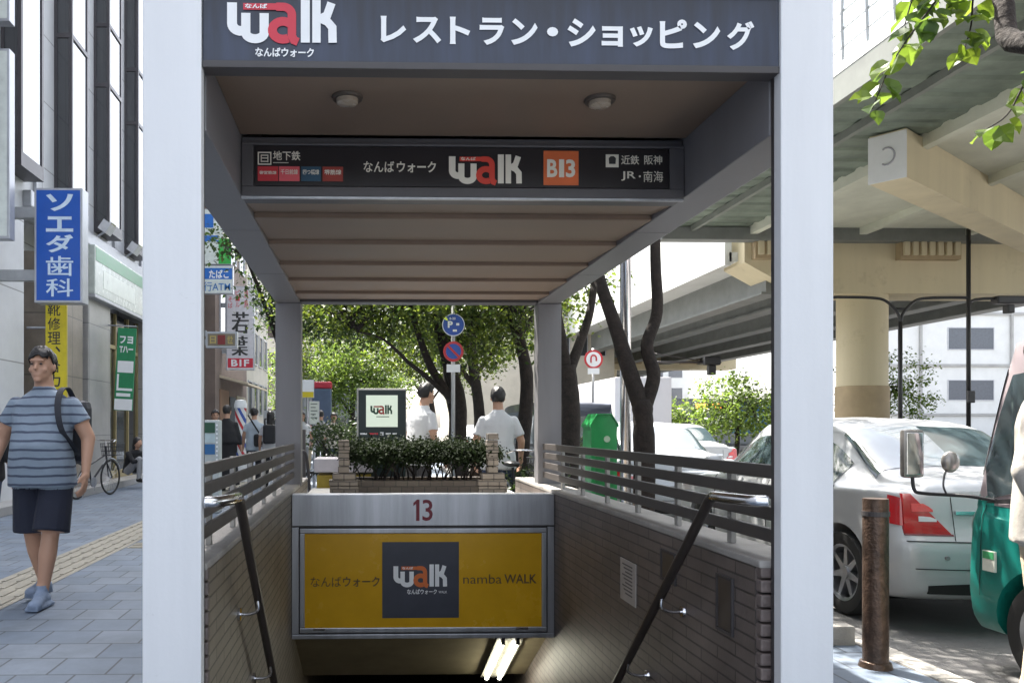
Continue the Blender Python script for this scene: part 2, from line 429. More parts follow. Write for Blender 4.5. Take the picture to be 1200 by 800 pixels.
# front slab and planter above the tunnel mouth
# ================================================================== CANOPY
can = thing('entrance_canopy', (.45, Y0, 0), 'white and grey steel canopy over the subway stairs with a navy name board', 'canopy')
ZC1, ZB, ZF, ZT = 2.66, 2.38, 2.588, 2.86
for (x0, x1) in ((WO_L, XL), (1.533, WO_R)):
    mb = MB(); mb.bbox(x0, x1, Y0, Y0 + .055, .0, 3.05, .006); mb.build('front_post', white_paint, can)
    mb = MB(); mb.bbox(x0 + .004, x1 - .004, Y0 + .056, Y0 + .085, .0, 2.9, .003); mb.build('post_back', dark_paint, can)
    mb = MB(); mb.bbox(x0 - .002, x1 + .012, Y1, Y1 + .17, ZW - .02, ZB - .003, .006); mb.build('rear_post', grey_paint, can)
    mb = MB(); mb.bbox(x0, x1, Y0 + .09, Y1 + .18, ZB, 2.95, .006)
    for yy in (4.6, 5.9): mb.box(x0 - .001, x1 + .001, yy, yy + .006, ZB - .0015, 2.95)
    mb.build('side_beam', grey_paint, can)
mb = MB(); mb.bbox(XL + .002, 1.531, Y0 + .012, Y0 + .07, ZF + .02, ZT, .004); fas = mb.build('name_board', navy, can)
mb = MB(); mb.bbox(XL + .002, 1.531, Y0 + .008, Y0 + .085, ZF - .004, ZF + .022, .003); mb.bbox(XL + .002, 1.531, Y0 + .004, Y0 + .09, ZT, ZT + .06, .003); mb.build('board_trim', dark_paint, can)
ceilm = M('ceiling_panel', (.215, .15, .108), .55, 0, .10, 2.5)
mb = MB(); mb.box(XL + .002, 1.531, Y0 + .09, 3.87, ZC1, ZC1 + .03)
mb.build('soffit', ceilm, can)
mb = MB(); ys = [4.02, 4.33, 4.95, 5.59, 6.2, 6.8, Y1 - .002]
for a, b in zip(ys, ys[1:]):
    mb.prism([(a + .004, 2.386), (a + .016, 2.383), (b - .03, 2.407), (b - .004, 2.409), (b - .004, 2.435), (a + .004, 2.435)], XL + .002, 1.531, 'x')
mb.build('ceiling_panels', ceilm, can)
mb = MB(); mb.box(XL + .002, 1.531, 3.9, Y1 + .15, 2.44, 2.46); mb.build('ceiling_backing', black, can)
mb = MB(); mb.bbox(XL + .002, 1.531, Y1, Y1 + .17, ZB + .004, 2.93, .006); mb.build('rear_beam', dark_paint, can)
mb = MB(); mb.box(WO_L + .01, WO_R - .01, Y0 + .01, Y1 + .17, 2.951, 3.0); mb.build('roof', grey_paint, can)
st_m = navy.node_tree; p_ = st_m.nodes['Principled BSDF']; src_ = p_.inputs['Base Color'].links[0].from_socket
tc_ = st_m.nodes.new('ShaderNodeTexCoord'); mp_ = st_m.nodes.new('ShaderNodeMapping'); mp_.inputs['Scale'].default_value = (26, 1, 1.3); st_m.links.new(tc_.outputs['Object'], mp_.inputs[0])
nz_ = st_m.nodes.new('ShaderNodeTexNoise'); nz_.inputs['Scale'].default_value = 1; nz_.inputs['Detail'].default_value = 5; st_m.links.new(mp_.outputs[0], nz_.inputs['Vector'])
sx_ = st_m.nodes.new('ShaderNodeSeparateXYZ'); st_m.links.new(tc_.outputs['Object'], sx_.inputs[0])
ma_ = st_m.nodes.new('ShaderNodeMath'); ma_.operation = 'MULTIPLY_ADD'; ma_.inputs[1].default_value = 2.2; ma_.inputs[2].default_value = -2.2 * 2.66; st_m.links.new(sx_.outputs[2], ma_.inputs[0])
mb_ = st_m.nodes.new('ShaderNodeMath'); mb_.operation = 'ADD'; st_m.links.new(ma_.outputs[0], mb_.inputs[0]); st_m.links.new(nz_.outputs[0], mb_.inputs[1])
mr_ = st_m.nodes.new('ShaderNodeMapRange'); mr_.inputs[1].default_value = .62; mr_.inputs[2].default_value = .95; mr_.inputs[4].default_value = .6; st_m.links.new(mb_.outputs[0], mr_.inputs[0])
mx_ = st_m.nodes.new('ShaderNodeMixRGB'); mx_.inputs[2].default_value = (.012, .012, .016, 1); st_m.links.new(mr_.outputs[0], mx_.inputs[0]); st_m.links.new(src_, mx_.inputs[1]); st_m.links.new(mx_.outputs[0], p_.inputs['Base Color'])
# lettering of the name board
yb = Y0 + .008
logo(W(266, 52, yb).x, W(397, 52, yb).x, ZZ(50, yb, 330), ZZ(0, yb, 330), yb, fas, letter_white, letter_red)
mb = MB(); put_text(mb, 'なんばウォーク', W(299, 52, yb).x, W(368, 52, yb).x, ZZ(67, yb, 330), ZZ(56, yb, 330), yb, .03); mb.build('lettering', letter_white, fas)
mb = MB()
for ch, a, b, c, d in (('レ', 446, 476, 19, 50), ('ス', 484, 517, 20, 51), ('ト', 527, 551, 20, 52), ('ラ', 562, 591, 21, 53), ('ン', 599, 630, 22, 53), ('・', 641, 654, 32, 43), ('シ', 665, 698, 22, 55), ('ョ', 705, 730, 31, 55), ('ッ', 738, 765, 31, 55), ('ピ', 773, 805, 23, 57), ('ン', 812, 844, 26, 57), ('グ', 852, 884, 25, 59)):
    put_text(mb, ch, W(a, c, yb).x, W(b, c, yb).x, W((a + b) / 2, d, yb).z, W((a + b) / 2, c, yb).z, yb, .035)
mb.build('lettering', letter_white, fas)
# downlights in the soffit
for px, cond in ((407, 'round ceiling downlight under the canopy, on the shop side'), (703, 'round ceiling downlight under the canopy, on the road side')):
    Yl = 3.42; x = XX(px, Yl)
    t = thing('ceiling_downlight', (x, Yl, ZC1), cond, 'ceiling light', 'downlights under the canopy')
    mb = MB(); mb.lathe([(0, -.012), (.062, -.012), (.066, -.004), (.066, 0)], (x, Yl, ZC1), 28); mb.build('rim', M('downlight_rim', (.10, .08, .065), .5, .3), t, 40)
    mb = MB(); mb.lathe([(0, -.035), (.035, -.035), (.045, -.028), (.047, -.0125), (0, -.0125)], (x, Yl, ZC1), 28); mb.build('lamp_glass', M('downlight_lens', (.36, .29, .22), .25), t, 40)
# ---- hanging direction sign
YS = 3.88
hs = thing('direction_sign', (.45, YS, 2.37), 'dark station direction sign with orange exit number spanning under the canopy ceiling', 'sign')
hx0, hx1, hz0, hz1 = XL + .004, 1.529, 2.372, 2.658
fm = M('sign_frame', (.085, .08, .085), .45, .1, .1)
mb = MB(); mb.bbox(hx0, hx1, YS + .02, YS + .14, hz0, hz1, .004)
bx0, bx1, bz0, bz1 = W(298, 170, YS).x, W(784, 172, YS).x, ZZ(218, YS), ZZ(172, YS)
mb.build('sign_housing', fm, hs)
mb = MB()
mb.bbox(hx0, hx1, YS, YS + .022, hz0, bz0 - .004, .004); mb.bbox(hx0, hx1, YS, YS + .022, bz1 + .004, hz1 - .03, .004)
mb.bbox(hx0, bx0 - .004, YS, YS + .022, bz0 - .004, bz1 + .004, .003); mb.bbox(bx1 + .004, hx1, YS, YS + .022, bz0 - .004, bz1 + .004, .003)
mb.build('sign_frame', fm, hs)
mb = MB(); mb.box(bx0, bx1, YS + .006, YS + .021, bz0, bz1); face = mb.build('sign_face', M('sign_face_black', (.016, .013, .015), .3, 0, .1), hs)
mb = MB(); mb.box(hx0, hx1, YS + .001, YS + .019, hz0 - .012, hz0 - .002); mb.build('steel_edge', steel, hs)
ybs = YS + .003
cream = M('lettering_cream', (.72, .68, .58), .5, 0, .03)
logo(W(526, 200, ybs).x, W(613, 200, ybs).x, ZZ(215, ybs, 570), ZZ(181, ybs, 570), ybs, face, cream, M('sign_red', (.62, .05, .03), .5))
mb = MB(); put_text(mb, 'なんば', W(426, 200, ybs).x, W(462, 200, ybs).x, ZZ(202, ybs), ZZ(189, ybs), ybs, .012)
put_text(mb, 'ウォーク', W(465, 200, ybs).x, W(511, 200, ybs).x, ZZ(202, ybs), ZZ(189, ybs), ybs, .02)
put_text(mb, '地下鉄', W(320, 200, ybs).x, W(352, 200, ybs).x, ZZ(189, ybs), ZZ(178, ybs), ybs, .012)
put_text(mb, '近鉄', W(728, 200, ybs).x, W(749, 200, ybs).x, ZZ(193, ybs, 740), ZZ(182, ybs, 740), ybs, .012)
put_text(mb, '阪神', W(755, 200, ybs).x, W(776, 200, ybs).x, ZZ(193, ybs, 760), ZZ(182, ybs, 760), ybs, .012)
put_text(mb, 'JR', W(728, 200, ybs).x, W(745, 200, ybs).x, ZZ(212, ybs, 750), ZZ(201, ybs, 750), ybs, .012)
put_text(mb, '・', W(748.5, 200, ybs).x, W(751, 200, ybs).x, ZZ(208, ybs, 750), ZZ(205.5, ybs, 750), ybs, 0)
put_text(mb, '南海', W(754, 200, ybs).x, W(777, 200, ybs).x, ZZ(213.5, ybs, 765), ZZ(200.5, ybs, 765), ybs, 0)
mb.box(W(320, 200, ybs).x, W(338, 200, ybs).x, ybs + .0005, ybs + .002, ZZ(192, ybs), ZZ(191.3, ybs))
mb.build('lettering', cream, face)
mb = MB(); mb.box(W(637, 200, ybs).x, W(678, 200, ybs).x, ybs, ybs + .003, ZZ(217, ybs, 657), ZZ(177, ybs, 657)); ob = mb.build('exit_number_panel', M('sign_orange', (.62, .13, .035), .5), face)
mb = MB(); put_text(mb, 'B', W(641, 200, ybs).x, W(653, 200, ybs).x, ZZ(208, ybs, 657), ZZ(187, ybs, 657), ybs - .002, .03); put_text(mb, '1', W(655, 200, ybs).x, W(661, 200, ybs).x, ZZ(208, ybs, 657), ZZ(187, ybs, 657), ybs - .002, .01); put_text(mb, '3', W(663, 200, ybs).x, W(674, 200, ybs).x, ZZ(208, ybs, 657), ZZ(187, ybs, 657), ybs - .002, .03); mb.build('lettering', cream, hs)
if 0: mb = MB(); put_text(mb, 'B13', W(641, 200, ybs).x, W(674, 200, ybs).x, ZZ(208, ybs, 657), ZZ(187, ybs, 657), ybs - .002, .035); mb.build('lettering', cream, hs)
for s_, a, b, c in (('御堂筋線', 302, 326, (.50, .03, .04)), ('千日前線', 327, 351, (.68, .10, .12)), ('四つ橋線', 353, 376, (.02, .07, .12)), ('堺筋線', 378, 402, (.28, .035, .025))):
    mb = MB(); mb.box(W(a, 200, ybs).x, W(b, 200, ybs).x, ybs, ybs + .003, ZZ(213, ybs), ZZ(196, ybs)); mb.build('line_panel', M('line_' + str(a), c, .5), face)
    mb = MB(); put_text(mb, s_, W(a + 2, 200, ybs).x, W(b - 2, 200, ybs).x, ZZ(205.5, ybs), ZZ(199.5, ybs), ybs - .002, .015); mb.build('lettering', cream, hs)
def icon(px0, px1, py0, py1, filled):
    a, b, c, d = W(px0, 190, ybs).x, W(px1, 190, ybs).x, ZZ(py1, ybs, px0), ZZ(py0, ybs, px0); w = b - a; h = d - c
    mb = MB()
    if filled:
        mb.box(a, b, ybs, ybs + .002, c, d); mb.build('train_symbol', cream, face)
        mb = MB(); mb.prism([(a + w * .25, c + h * .25), (a + w * .75, c + h * .25), (a + w * .78, c + h * .7), (a + w * .62, c + h * .85), (a + w * .38, c + h * .85), (a + w * .22, c + h * .7)], ybs - .002, ybs - .0005)
        mb.build('train_shape', letter_dark, hs)
    else:
        k = .09
        for q in ((a, b, d - k * h, d), (a, b, c, c + k * h), (a, a + k * w, c + k * h, d - k * h), (b - k * w, b, c + k * h, d - k * h), (a + .28 * w, b - .28 * w, c + .70 * h, c + .78 * h), (a + .25 * w, b - .25 * w, c + .48 * h, c + .56 * h), (a + .25 * w, b - .25 * w, c + .22 * h, c + .30 * h), (a + .22 * w, a + .29 * w, c + .2 * h, c + .78 * h), (b - .29 * w, b - .22 * w, c + .2 * h, c + .78 * h)):
            mb.box(q[0], q[1], ybs, ybs + .002, q[2], q[3])
        mb.build('train_symbol', cream, face)
icon(302, 318, 178, 193, False); icon(710, 725, 181, 196, True)

# ---- transom with the yellow light box
ts = thing('transom_sign', (.45, YP, -.42), 'steel transom with a yellow light box and the number 13', 'sign')
x0, x1 = XL + .003, XR - .003
zt, zb = ZZ(579, YP), ZZ(748, YP)
z13 = ZZ(616, YP)
mb = MB(); mb.bbox(x0, x1, YP, YP + .15, z13, zt, .005); top = mb.build('steel_band', steel, ts)
mb = MB(); mb.box(x0, x1, YP + .03, YP + .15, zb + .003, z13 - .002); mb.build('housing', dark_paint, ts)
fz0, fz1 = ZZ(741, YP), ZZ(619, YP); fx0, fx1 = W(351, 680, YP).x, W(641, 680, YP).x; fr = .04
mb = MB()
mb.bbox(fx0, fx1, YP + .004, YP + .028, fz1 - fr, fz1, .006); mb.bbox(fx0, fx1, YP + .004, YP + .028, fz0, fz0 + fr, .006)
mb.bbox(fx0, fx0 + fr, YP + .004, YP + .028, fz0 + fr, fz1 - fr, .006); mb.bbox(fx1 - fr, fx1, YP + .004, YP + .028, fz0 + fr, fz1 - fr, .006)
mb.build('panel_frame', steel, ts)
mb = MB(); mb.bbox(x0, x1, YP, YP + .03, zb, fz0 - .012, .004); mb.bbox(x0, fx0 - .008, YP + .006, YP + .03, fz0 - .01, fz1 + .01, .003); mb.bbox(fx1 + .008, x1, YP + .006, YP + .03, fz0 - .01, fz1 + .01, .003); mb.build('outer_frame', steel, ts)
mb = MB(); mb.box(fx0 + fr, fx1 - fr, YP + .014, YP + .027, fz0 + fr, fz1 - fr); yel = mb.build('yellow_panel', M('yellow_acrylic', (.58, .32, .008), .25, 0, .10, 2.2), ts)
sq = MB(); sq.box(W(448, 680, YP).x, W(538, 680, YP).x, YP + .010, YP + .0135, ZZ(724, YP), ZZ(635, YP)); sqo = sq.build('logo_panel', M('logo_square', (.042, .046, .065), .35), ts)
yq = YP + .008
logo(W(461, 680, yq).x, W(525, 680, yq).x, ZZ(687, yq), ZZ(661, yq), yq, sqo, letter_white, letter_orange)
mb = MB(); put_text(mb, 'なんばウォーク', W(477, 680, yq).x, W(512, 680, yq).x, ZZ(696, yq), ZZ(690, yq), yq, .02); put_text(mb, 'WALK', W(514, 680, yq).x, W(524, 680, yq).x, ZZ(695, yq), ZZ(692, yq), yq, .01); mb.build('lettering', letter_white, sqo)
mb = MB(); put_text(mb, 'なんば', W(364, 680, yq).x, W(400, 680, yq).x, ZZ(687, yq), ZZ(675, yq), yq + .003, .0); put_text(mb, 'ウォーク', W(402, 680, yq).x, W(445, 680, yq).x, ZZ(687, yq), ZZ(675, yq), yq + .003, .014)
put_text(mb, 'namba', W(543, 680, yq).x, W(588, 680, yq).x, ZZ(684, yq), ZZ(673, yq), yq + .003, -.004); put_text(mb, 'WALK', W(591, 680, yq).x, W(629, 680, yq).x, ZZ(684, yq), ZZ(673, yq), yq + .003, .014)
mb.build('lettering', M('lettering_brown', (.07, .04, .01), .5), yel)
mb = MB(); a_, b_ = ZZ(610, YP), ZZ(585, YP); X1 = lambda px: W(px, 600, YP).x
mb.prism([(X1(487.6), a_), (X1(491.6), a_), (X1(491.6), b_), (X1(488.6), b_), (X1(484.4), b_ - .028), (X1(484.4), b_ - .052), (X1(487.6), b_ - .034)], YP - .0025, YP - .0008)
put_text(mb, '3', X1(495), X1(507), a_, b_, YP - .002, .012)
mb.build('number', M('number_red', (.18, .015, .03), .5), top)
mb = MB()
for px in (374, 612): mb.bbox(W(px - 7, 740, YP).x, W(px + 7, 740, YP).x, YP - .004, YP + .004, ZZ(738, YP), ZZ(735, YP), .002)
mb.build('latch', chrome, ts)
# ---- slab behind the transom
mb = MB(); mb.box(XL + .001, XR - .001, YP + .152, 8.9, -.02, .60); o = mb.build('concrete_slab', concrete); tag(o, 'concrete slab closing the stairwell behind the number 13 transom', 'slab')
# ---- railings of horizontal slats on both walls
slat = M('slat_paint', (.075, .066, .062), .45, .1, .15, 8)
postm = M('rail_post', (.36, .35, .33), .5, .2, .1)
for xs, lab, s_ in ((1.585, 'dark slatted railing on the stairwell wall at the road side', 1), (-.665, 'dark slatted railing on the stairwell wall at the shop side', -1)):
    t = thing('slat_railing', (xs, 3.1, ZW), lab, 'railing', 'slatted railings on the stairwell walls')
    for zc in (1.095, 1.015, .93, .845):
        mb = MB(); mb.bbox(xs - .012, xs + .012, 3.07, Y1 - .01, zc - .027, zc + .027, .005); mb.build('slat', slat, t)
    yy = 3.55
    while yy < Y1:
        mb = MB(); mb.bbox(xs + s_ * .014 - .012 + (.012 * s_), xs + s_ * .014 + .012 + (.012 * s_), yy - .022, yy + .022, ZW, 1.12, .004); mb.build('post', postm, t); yy += .62
# ---- handrails
def handrail(xw, xr, label, pend):
    t = thing('handrail', (xr, 3.1, .9), label, 'handrail', 'handrails down the steps')
    b0 = Vector((xr, 3.26, .985)); d = Vector((0, 1, -.915)).normalized()
    pts = cr([b0 + Vector((0, -.0, 0)), b0 + Vector((0, .03, -.012))], 3)
    mb = MB(); mb.tube(cr([(xr, 3.235, .99), (xr, 3.27, .975), (xr, 3.30, .95)], 4) + [b0 + d * L for L in (.3, 1.2, 3.0, 4.6)], .0215, 14); rail = mb.build('rail', M('rail_resin', (.036, .029, .026), .35, 0, .15), t, True)
    mb = MB(); mb.tube(cr([(xr, 3.238, .99), (xr + (xw - xr) * .12, 3.12, .992), (xr + (xw - xr) * .5, 3.02, .992), (xw, 3.00 if xw > 0 else 3.0, .992)], 6), .022, 14); mb.build('end_return', chrome, t, True)
    for L in (.75, 1.42, 2.2, 3.0):
        p = b0 + d * L
        mb = MB(); mb.tube(cr([p + Vector((0, 0, -.02)), p + Vector((0, 0, -.065)), p + Vector(((xw - xr) * .4, 0, -.085)), p + Vector(((xw - xr), 0, -.085))], 5), .008, 8)
        mb.lathe([(0, -.012), (.026, -.012), (.03, -.003), (.03, .012), (0, .012)], p + Vector(((xw - xr), 0, -.085)), 16, 'x'); mb.build('bracket', chrome, t, 40)
handrail(XR, 1.395, 'brown round handrail on the brown tiled wall at the road side', 1)
handrail(XL, -.515, 'brown round handrail on the beige tiled wall at the shop side', -1)
# ---- things on the road-side wall
def onwall(name, px0, py0, px1, py1, dep, m, label, cat, extra=None):
    def hit(px, py):
        d = ray(px, py); t = XR / d[0]; return d[1] * t, EYE + d[2] * t
    ya, za = hit(px0, py0); yb_, zb_ = hit(px1, py1)
    t = thing(name, (XR, (ya + yb_) / 2, (za + zb_) / 2), label, cat)
    mb = MB(); mb.bbox(XR - dep, XR - .0005, min(ya, yb_), max(ya, yb_), min(za, zb_), max(za, zb_), .002); mb.build('plate', m, t)
    return t, min(ya, yb_), max(ya, yb_), min(za, zb_), max(za, zb_)
t, a, b, c, d = onwall('notice_plate', 728, 652, 746, 712, .006, M('notice_white', (.40, .37, .35), .4), 'pale upright notice plate on the brown tiled wall', 'notice')
mb = MB()
for k in range(9):
    zz = d - (d - c) * (.12 + k * .085); mb.box(XR - .0075, XR - .0062, a + (b - a) * .2, b - (b - a) * (.15 + .1 * (k % 3)), zz - .004, zz + .004)
mb.build('printed_lines', M('notice_ink', (.12, .11, .11), .6), t)
for (p, lab) in (((843, 674, 859, 742), 'dark metal panel set in the brown tiled wall, nearest the front post'), ((777, 645, 792, 683), 'dark metal panel set in the brown tiled wall, behind the handrail')):
    t, a, b, c, d = onwall('access_panel', *p[:2], *p[2:], .008, M('panel_bronze', (.10, .085, .075), .35, .4, .2), lab, 'wall panel', 'metal panels in the tiled wall')
    mb = MB()
    for q in ((a - .012, a, c - .012, d + .012), (b, b + .012, c - .012, d + .012), (a, b, d, d + .012), (a, b, c - .012, c)): mb.box(XR - .012, XR - .001, *q)
    mb.build('panel_frame', dark_paint, t)
# ================================================================== BUILDINGS ON THE SHOP SIDE
stone_w = bricks('pale_cladding', (.50, .51, .53), (.55, .56, .58), (.25, .25, .26), 2.05, 1.15, .012, 'yz', .45, .3, offset=0, var=.08)
stone_b = bricks('brown_stone', (.20, .17, .14), (.24, .20, .165), (.10, .09, .08), 1.3, 1.1, .01, 'yz', .4, .3, offset=0, var=.25)
stone_g = bricks('grey_stone', (.30, .29, .28), (.34, .33, .32), (.15, .15, .15), 1.2, 1.1, .01, 'yz', .35, .3, offset=0, var=.15)
frame_d = M('window_frame', (.07, .065, .07), .4, .3, .1)
frame_l = M('window_frame_pale', (.42, .43, .46), .4, .5, .1)
mirror_glass = M('mirror_glass', (.05, .055, .07), .02, 0, .05, 2, 0, 1.0); mirror_glass.node_tree.nodes['Principled BSDF'].inputs['IOR'].default_value = 2.6
for n_ in [n for n in mirror_glass.node_tree.nodes if n.type == 'MAP_RANGE']: n_.inputs[3].default_value = .01; n_.inputs[4].default_value = .03
dark_glass = glassmat('dark_glass', (.02, .022, .026), .04)
FX = -5.6
bld = thing('office_building', (FX, 10, 0), 'pale office block with tall projecting mirror windows above stone fronted shops', 'building')
mb = MB(); mb.box(-18, FX, -8, 20.9, 5.0, 22); mb.box(-18, FX - .6, -8, 20.9, -.05, 5.0)
mb.build('wall', stone_w, bld)
mb = MB(); mb.box(FX - .6, FX, -8, 13.35, .0, 4.998); mb.build('ground_floor_wall', stone_w, bld)
mb = MB(); mb.box(FX - .02, FX + .45, -8, 20.9, -.02, .13); mb.build('plinth_step', stone_g, bld)
mb = MB(); mb.bbox(FX - .55, FX + .12, 14.55, 15.75, .131, 4.4, .02); mb.build('pillar', stone_b, bld)
mb = MB(); mb.bbox(FX - .55, FX + .16, 15.95, 17.3, .131, 4.2, .02); mb.build('pillar', stone_g, bld)
mb = MB(); mb.bbox(FX - .55, FX + .10, 20.1, 20.9, .131, 4.2, .02); mb.build('pillar', stone_g, bld)
# shop window
mb = MB()
for yy in (17.35, 18.3, 19.25, 20.02): mb.box(FX - .12, FX - .04, yy, yy + .06, .131, 3.8)
mb.box(FX - .12, FX - .04, 17.41, 20.02, 3.0, 3.08); mb.box(FX - .12, FX - .04, 17.41, 20.02, .131, .3)
sw = mb.build('shop_window', M('brass_frame', (.35, .28, .14), .4, .4), bld)
mb = MB(); mb.box(FX - .10, FX - .09, 17.36, 20.08, .131, 3.8); mb.build('pane', dark_glass, sw)
mb = MB(); mb.box(FX - .58, FX - .5, 13.4, 14.5, .131, 3.2); mb.build('door', dark_glass, bld)
mb = MB(); mb.bbox(FX, FX + .14, 13.3, 20.9, 4.85, 5.12, .02); mb.build('cornice', frame_l, bld)
# projecting window bays
for b0 in (8.6, 10.55, 12.5, 14.62, 16.72, 18.8):
    mb = MB(); x1 = FX + .32; b1 = b0 + .86; zb_, zt_ = 5.48, 21.5
    for yy in (b0, b1 - .07): mb.box(x1 - .06, x1, yy, yy + .07, zb_, zt_)
    mb.box(FX + .001, x1, b0 - .002, b1 + .002, zb_ - .22, zb_); mb.box(FX + .001, x1, b0, b1, zt_, zt_ + .1)
    for zz in (8.22, 9.45, 12.2, 15.0, 18): mb.box(FX + .01, x1 + .004, b0 - .002, b1 + .002, zz, zz + .08)
    mb.box(FX + .001, FX + .05, b0 - .001, b0 + .05, zb_, zt_)
    w = mb.build('bay_window', frame_d, bld)
    mb = MB(); mb.box(x1 - .03, x1 - .02, b0 + .07, b1 - .07, zb_, zt_); mb.build('pane', mirror_glass, w)
    mb = MB(); mb.box(FX + .05, x1 - .06, b0 + .02, b0 + .03, zb_, zt_); mb.box(FX + .05, x1 - .06, b1 - .03, b1 - .02, zb_, zt_); mb.build('side_pane', dark_glass, w)
    mb = MB(); mb.bbox(FX + .001, FX + .06, b1 + .35, b1 + .42, 5.2, 21.5, .01); mb.build('pilaster', frame_l, bld)
# green and white shop fascia
fa = thing('shop_fascia', (FX + .2, 18.4, 3.85), 'long green and white shop fascia over the stone pillars', 'shop sign')
mb = MB(); mb.bbox(FX + .165, FX + .30, 15.9, 20.9, 3.86, 4.82, .02); mb.build('fascia_box', M('fascia_white', (.50, .54, .50), .25), fa)
mb = MB(); mb.box(FX + .301, FX + .306, 15.95, 20.88, 4.52, 4.78); mb.build('green_band', M('fascia_green', (.03, .22, .09), .3), fa)
mb = MB(); mb.box(FX + .301, FX + .304, 16.4, 18.6, 4.05, 4.4); mb.build('pale_band', M('fascia_pale', (.62, .66, .60), .3), fa)
mb = MB(); mb.bbox(FX + .16, FX + .31, 15.88, 20.91, 3.79, 3.857, .01); mb.build('fascia_edge', frame_l, fa)
for (Y, k) in ((16.6, 'over the pillars'), (18.55, 'at the far end of the fascia')):
    t = thing('floodlight', (FX + .3, Y, 5.3), 'small white floodlight ' + k + ' above the green shop fascia', 'floodlight', 'floodlights over the shop fascia')
    mb = MB(); rt = Euler((0, R(35), 0)).to_matrix(); mb.box(FX + .22, FX + .40, Y - .17, Y + .17, 5.2, 5.42, rt); mb.build('lamp_body', M('flood_white', (.6, .6, .62), .3, .2), t)
    mb = MB(); mb.tube([(FX + .1, Y, 5.12), (FX + .3, Y, 5.25)], .025, 8); mb.build('arm', steel, t)
    mb = MB(); mb.box(FX + .402, FX + .410, Y - .14, Y + .14, 5.24, 5.40, rt); mb.build('lens', chrome, t)

def hang_sign(name, x0, x1, z0, z1, Y, th, mface, mframe, label, cat='sign', fr=.035, arms=True, wall=FX):
    t = thing(name, ((x0 + x1) / 2, Y, z0), label, cat)
    mb = MB(); mb.bbox(x0, x1, Y, Y + th, z0, z1, .008); mb.build('sign_box', mframe, t)
    mb = MB(); mb.box(x0 + fr, x1 - fr, Y - .004, Y + .001, z0 + fr, z1 - fr); f = mb.build('sign_face', mface, t)
    if arms:
        for zz in (z0 + (z1 - z0) * .2, z0 + (z1 - z0) * .75):
            mb = MB(); mb.box(wall, x0 + .002, Y + th * .25, Y + th * .75, zz, zz + .16); mb.build('bracket', M('sign_arm', (.35, .36, .37), .5, .3), t)
    return t, f
# blue dental sign
Yd = 12.3
t, f = hang_sign('projecting_sign', XX(40, Yd), XX(103, Yd) - .08, ZZ(356, Yd), ZZ(223, Yd), Yd, .26, M('sign_blue', (.012, .085, .40), .3, 0, .05), frame_l, 'blue vertical clinic sign with white characters sticking out from the office block')
mb = MB()
lp = M('lettering_pale_blue', (.55, .66, .78), .4)
for i, (ch, a, b) in enumerate((('ソ', 230, 250), ('エ', 256, 274), ('ダ', 277, 298), ('歯', 302, 325), ('科', 328, 349))):
    put_text(mb, ch, XX(54, Yd), XX(86, Yd), ZZ(b, Yd), ZZ(a, Yd), Yd - .007, .008 if ch in '歯科' else .03)
mb.build('lettering', lp, f)
# yellow banner
Yy = 13.45
t, f = hang_sign('yellow_banner', XX(53, Yy), XX(78, Yy), ZZ(470, Yy), ZZ(352, Yy), Yy, .05, M('sign_yellow', (.62, .50, .02), .4), M('banner_edge', (.45, .36, .02), .5), 'tall yellow shoe repair banner under the blue clinic sign', 'banner', .01, False)
mb = MB(); put_text(mb, '靴修理、合カギ', XX(56, Yy), XX(71, Yy), ZZ(478, Yy) + .1, ZZ(356, Yy), Yy - .007, .008, True); mb.build('lettering', letter_dark, f)
mb = MB(); mb.tube([(FX, Yy + .02, 2.9), (XX(66, Yy), Yy + .02, 2.9)], .02, 8); mb.tube([(FX, Yy + .02, 1.8), (XX(60, Yy), Yy + .02, 1.8)], .02, 8); mb.build('bracket', steel, t)
# green shop banner
Yg = 17.1
gx0, gx1, gz0, gz1 = XX(133, Yg), XX(155, Yg), ZZ(481, Yg), ZZ(385, Yg)
t, f = hang_sign('green_banner', gx0, gx1, gz0, gz1, Yg, .03, M('banner_green', (.02, .22, .09), .5), M('banner_green', (.02, .22, .09), .5), 'green and white hanging banner beside the shop window', 'banner', .008, False)
w_, h_ = gx1 - gx0, gz1 - gz0
mb = MB(); mb.box(gx0 + .01, gx1 - .01, Yg - .008, Yg - .005, gz0 + .01, gz0 + h_ * .14); mb.box(gx0 + w_ * .1, gx1 - w_ * .06, Yg - .008, Yg - .005, gz0 + h_ * .46, gz0 + h_ * .60); mb.box(gx0 + w_ * .1, gx1 - w_ * .15, Yg - .008, Yg - .005, gz0 + h_ * .17, gz0 + h_ * .21)
mb.box(gx0 + w_ * .1, gx1 - w_ * .06, Yg - .008, Yg - .005, gz0 + h_ * .24, gz0 + h_ * .27); mb.box(gx0 + w_ * .1, gx0 + w_ * .2, Yg - .008, Yg - .005, gz0 + h_ * .27, gz0 + h_ * .44)
mb.build('white_blocks', letter_white, f)
mb = MB(); put_text(mb, 'フヨ', gx0 + w_ * .15, gx1 - w_ * .15, gz0 + h_ * .81, gz0 + h_ * .90, Yg - .008, .04); put_text(mb, 'Tハー', gx0 + w_ * .15, gx1 - w_ * .12, gz0 + h_ * .70, gz0 + h_ * .78, Yg - .008, .04); mb.build('lettering', letter_white, f)
mb = MB(); mb.tube([(FX, Yg + .02, gz1 + .04), (gx1, Yg + .02, gz1 + .04)], .015, 8); mb.build('banner_rod', steel, t)
t.rotation_euler = (0, R(3), 0)
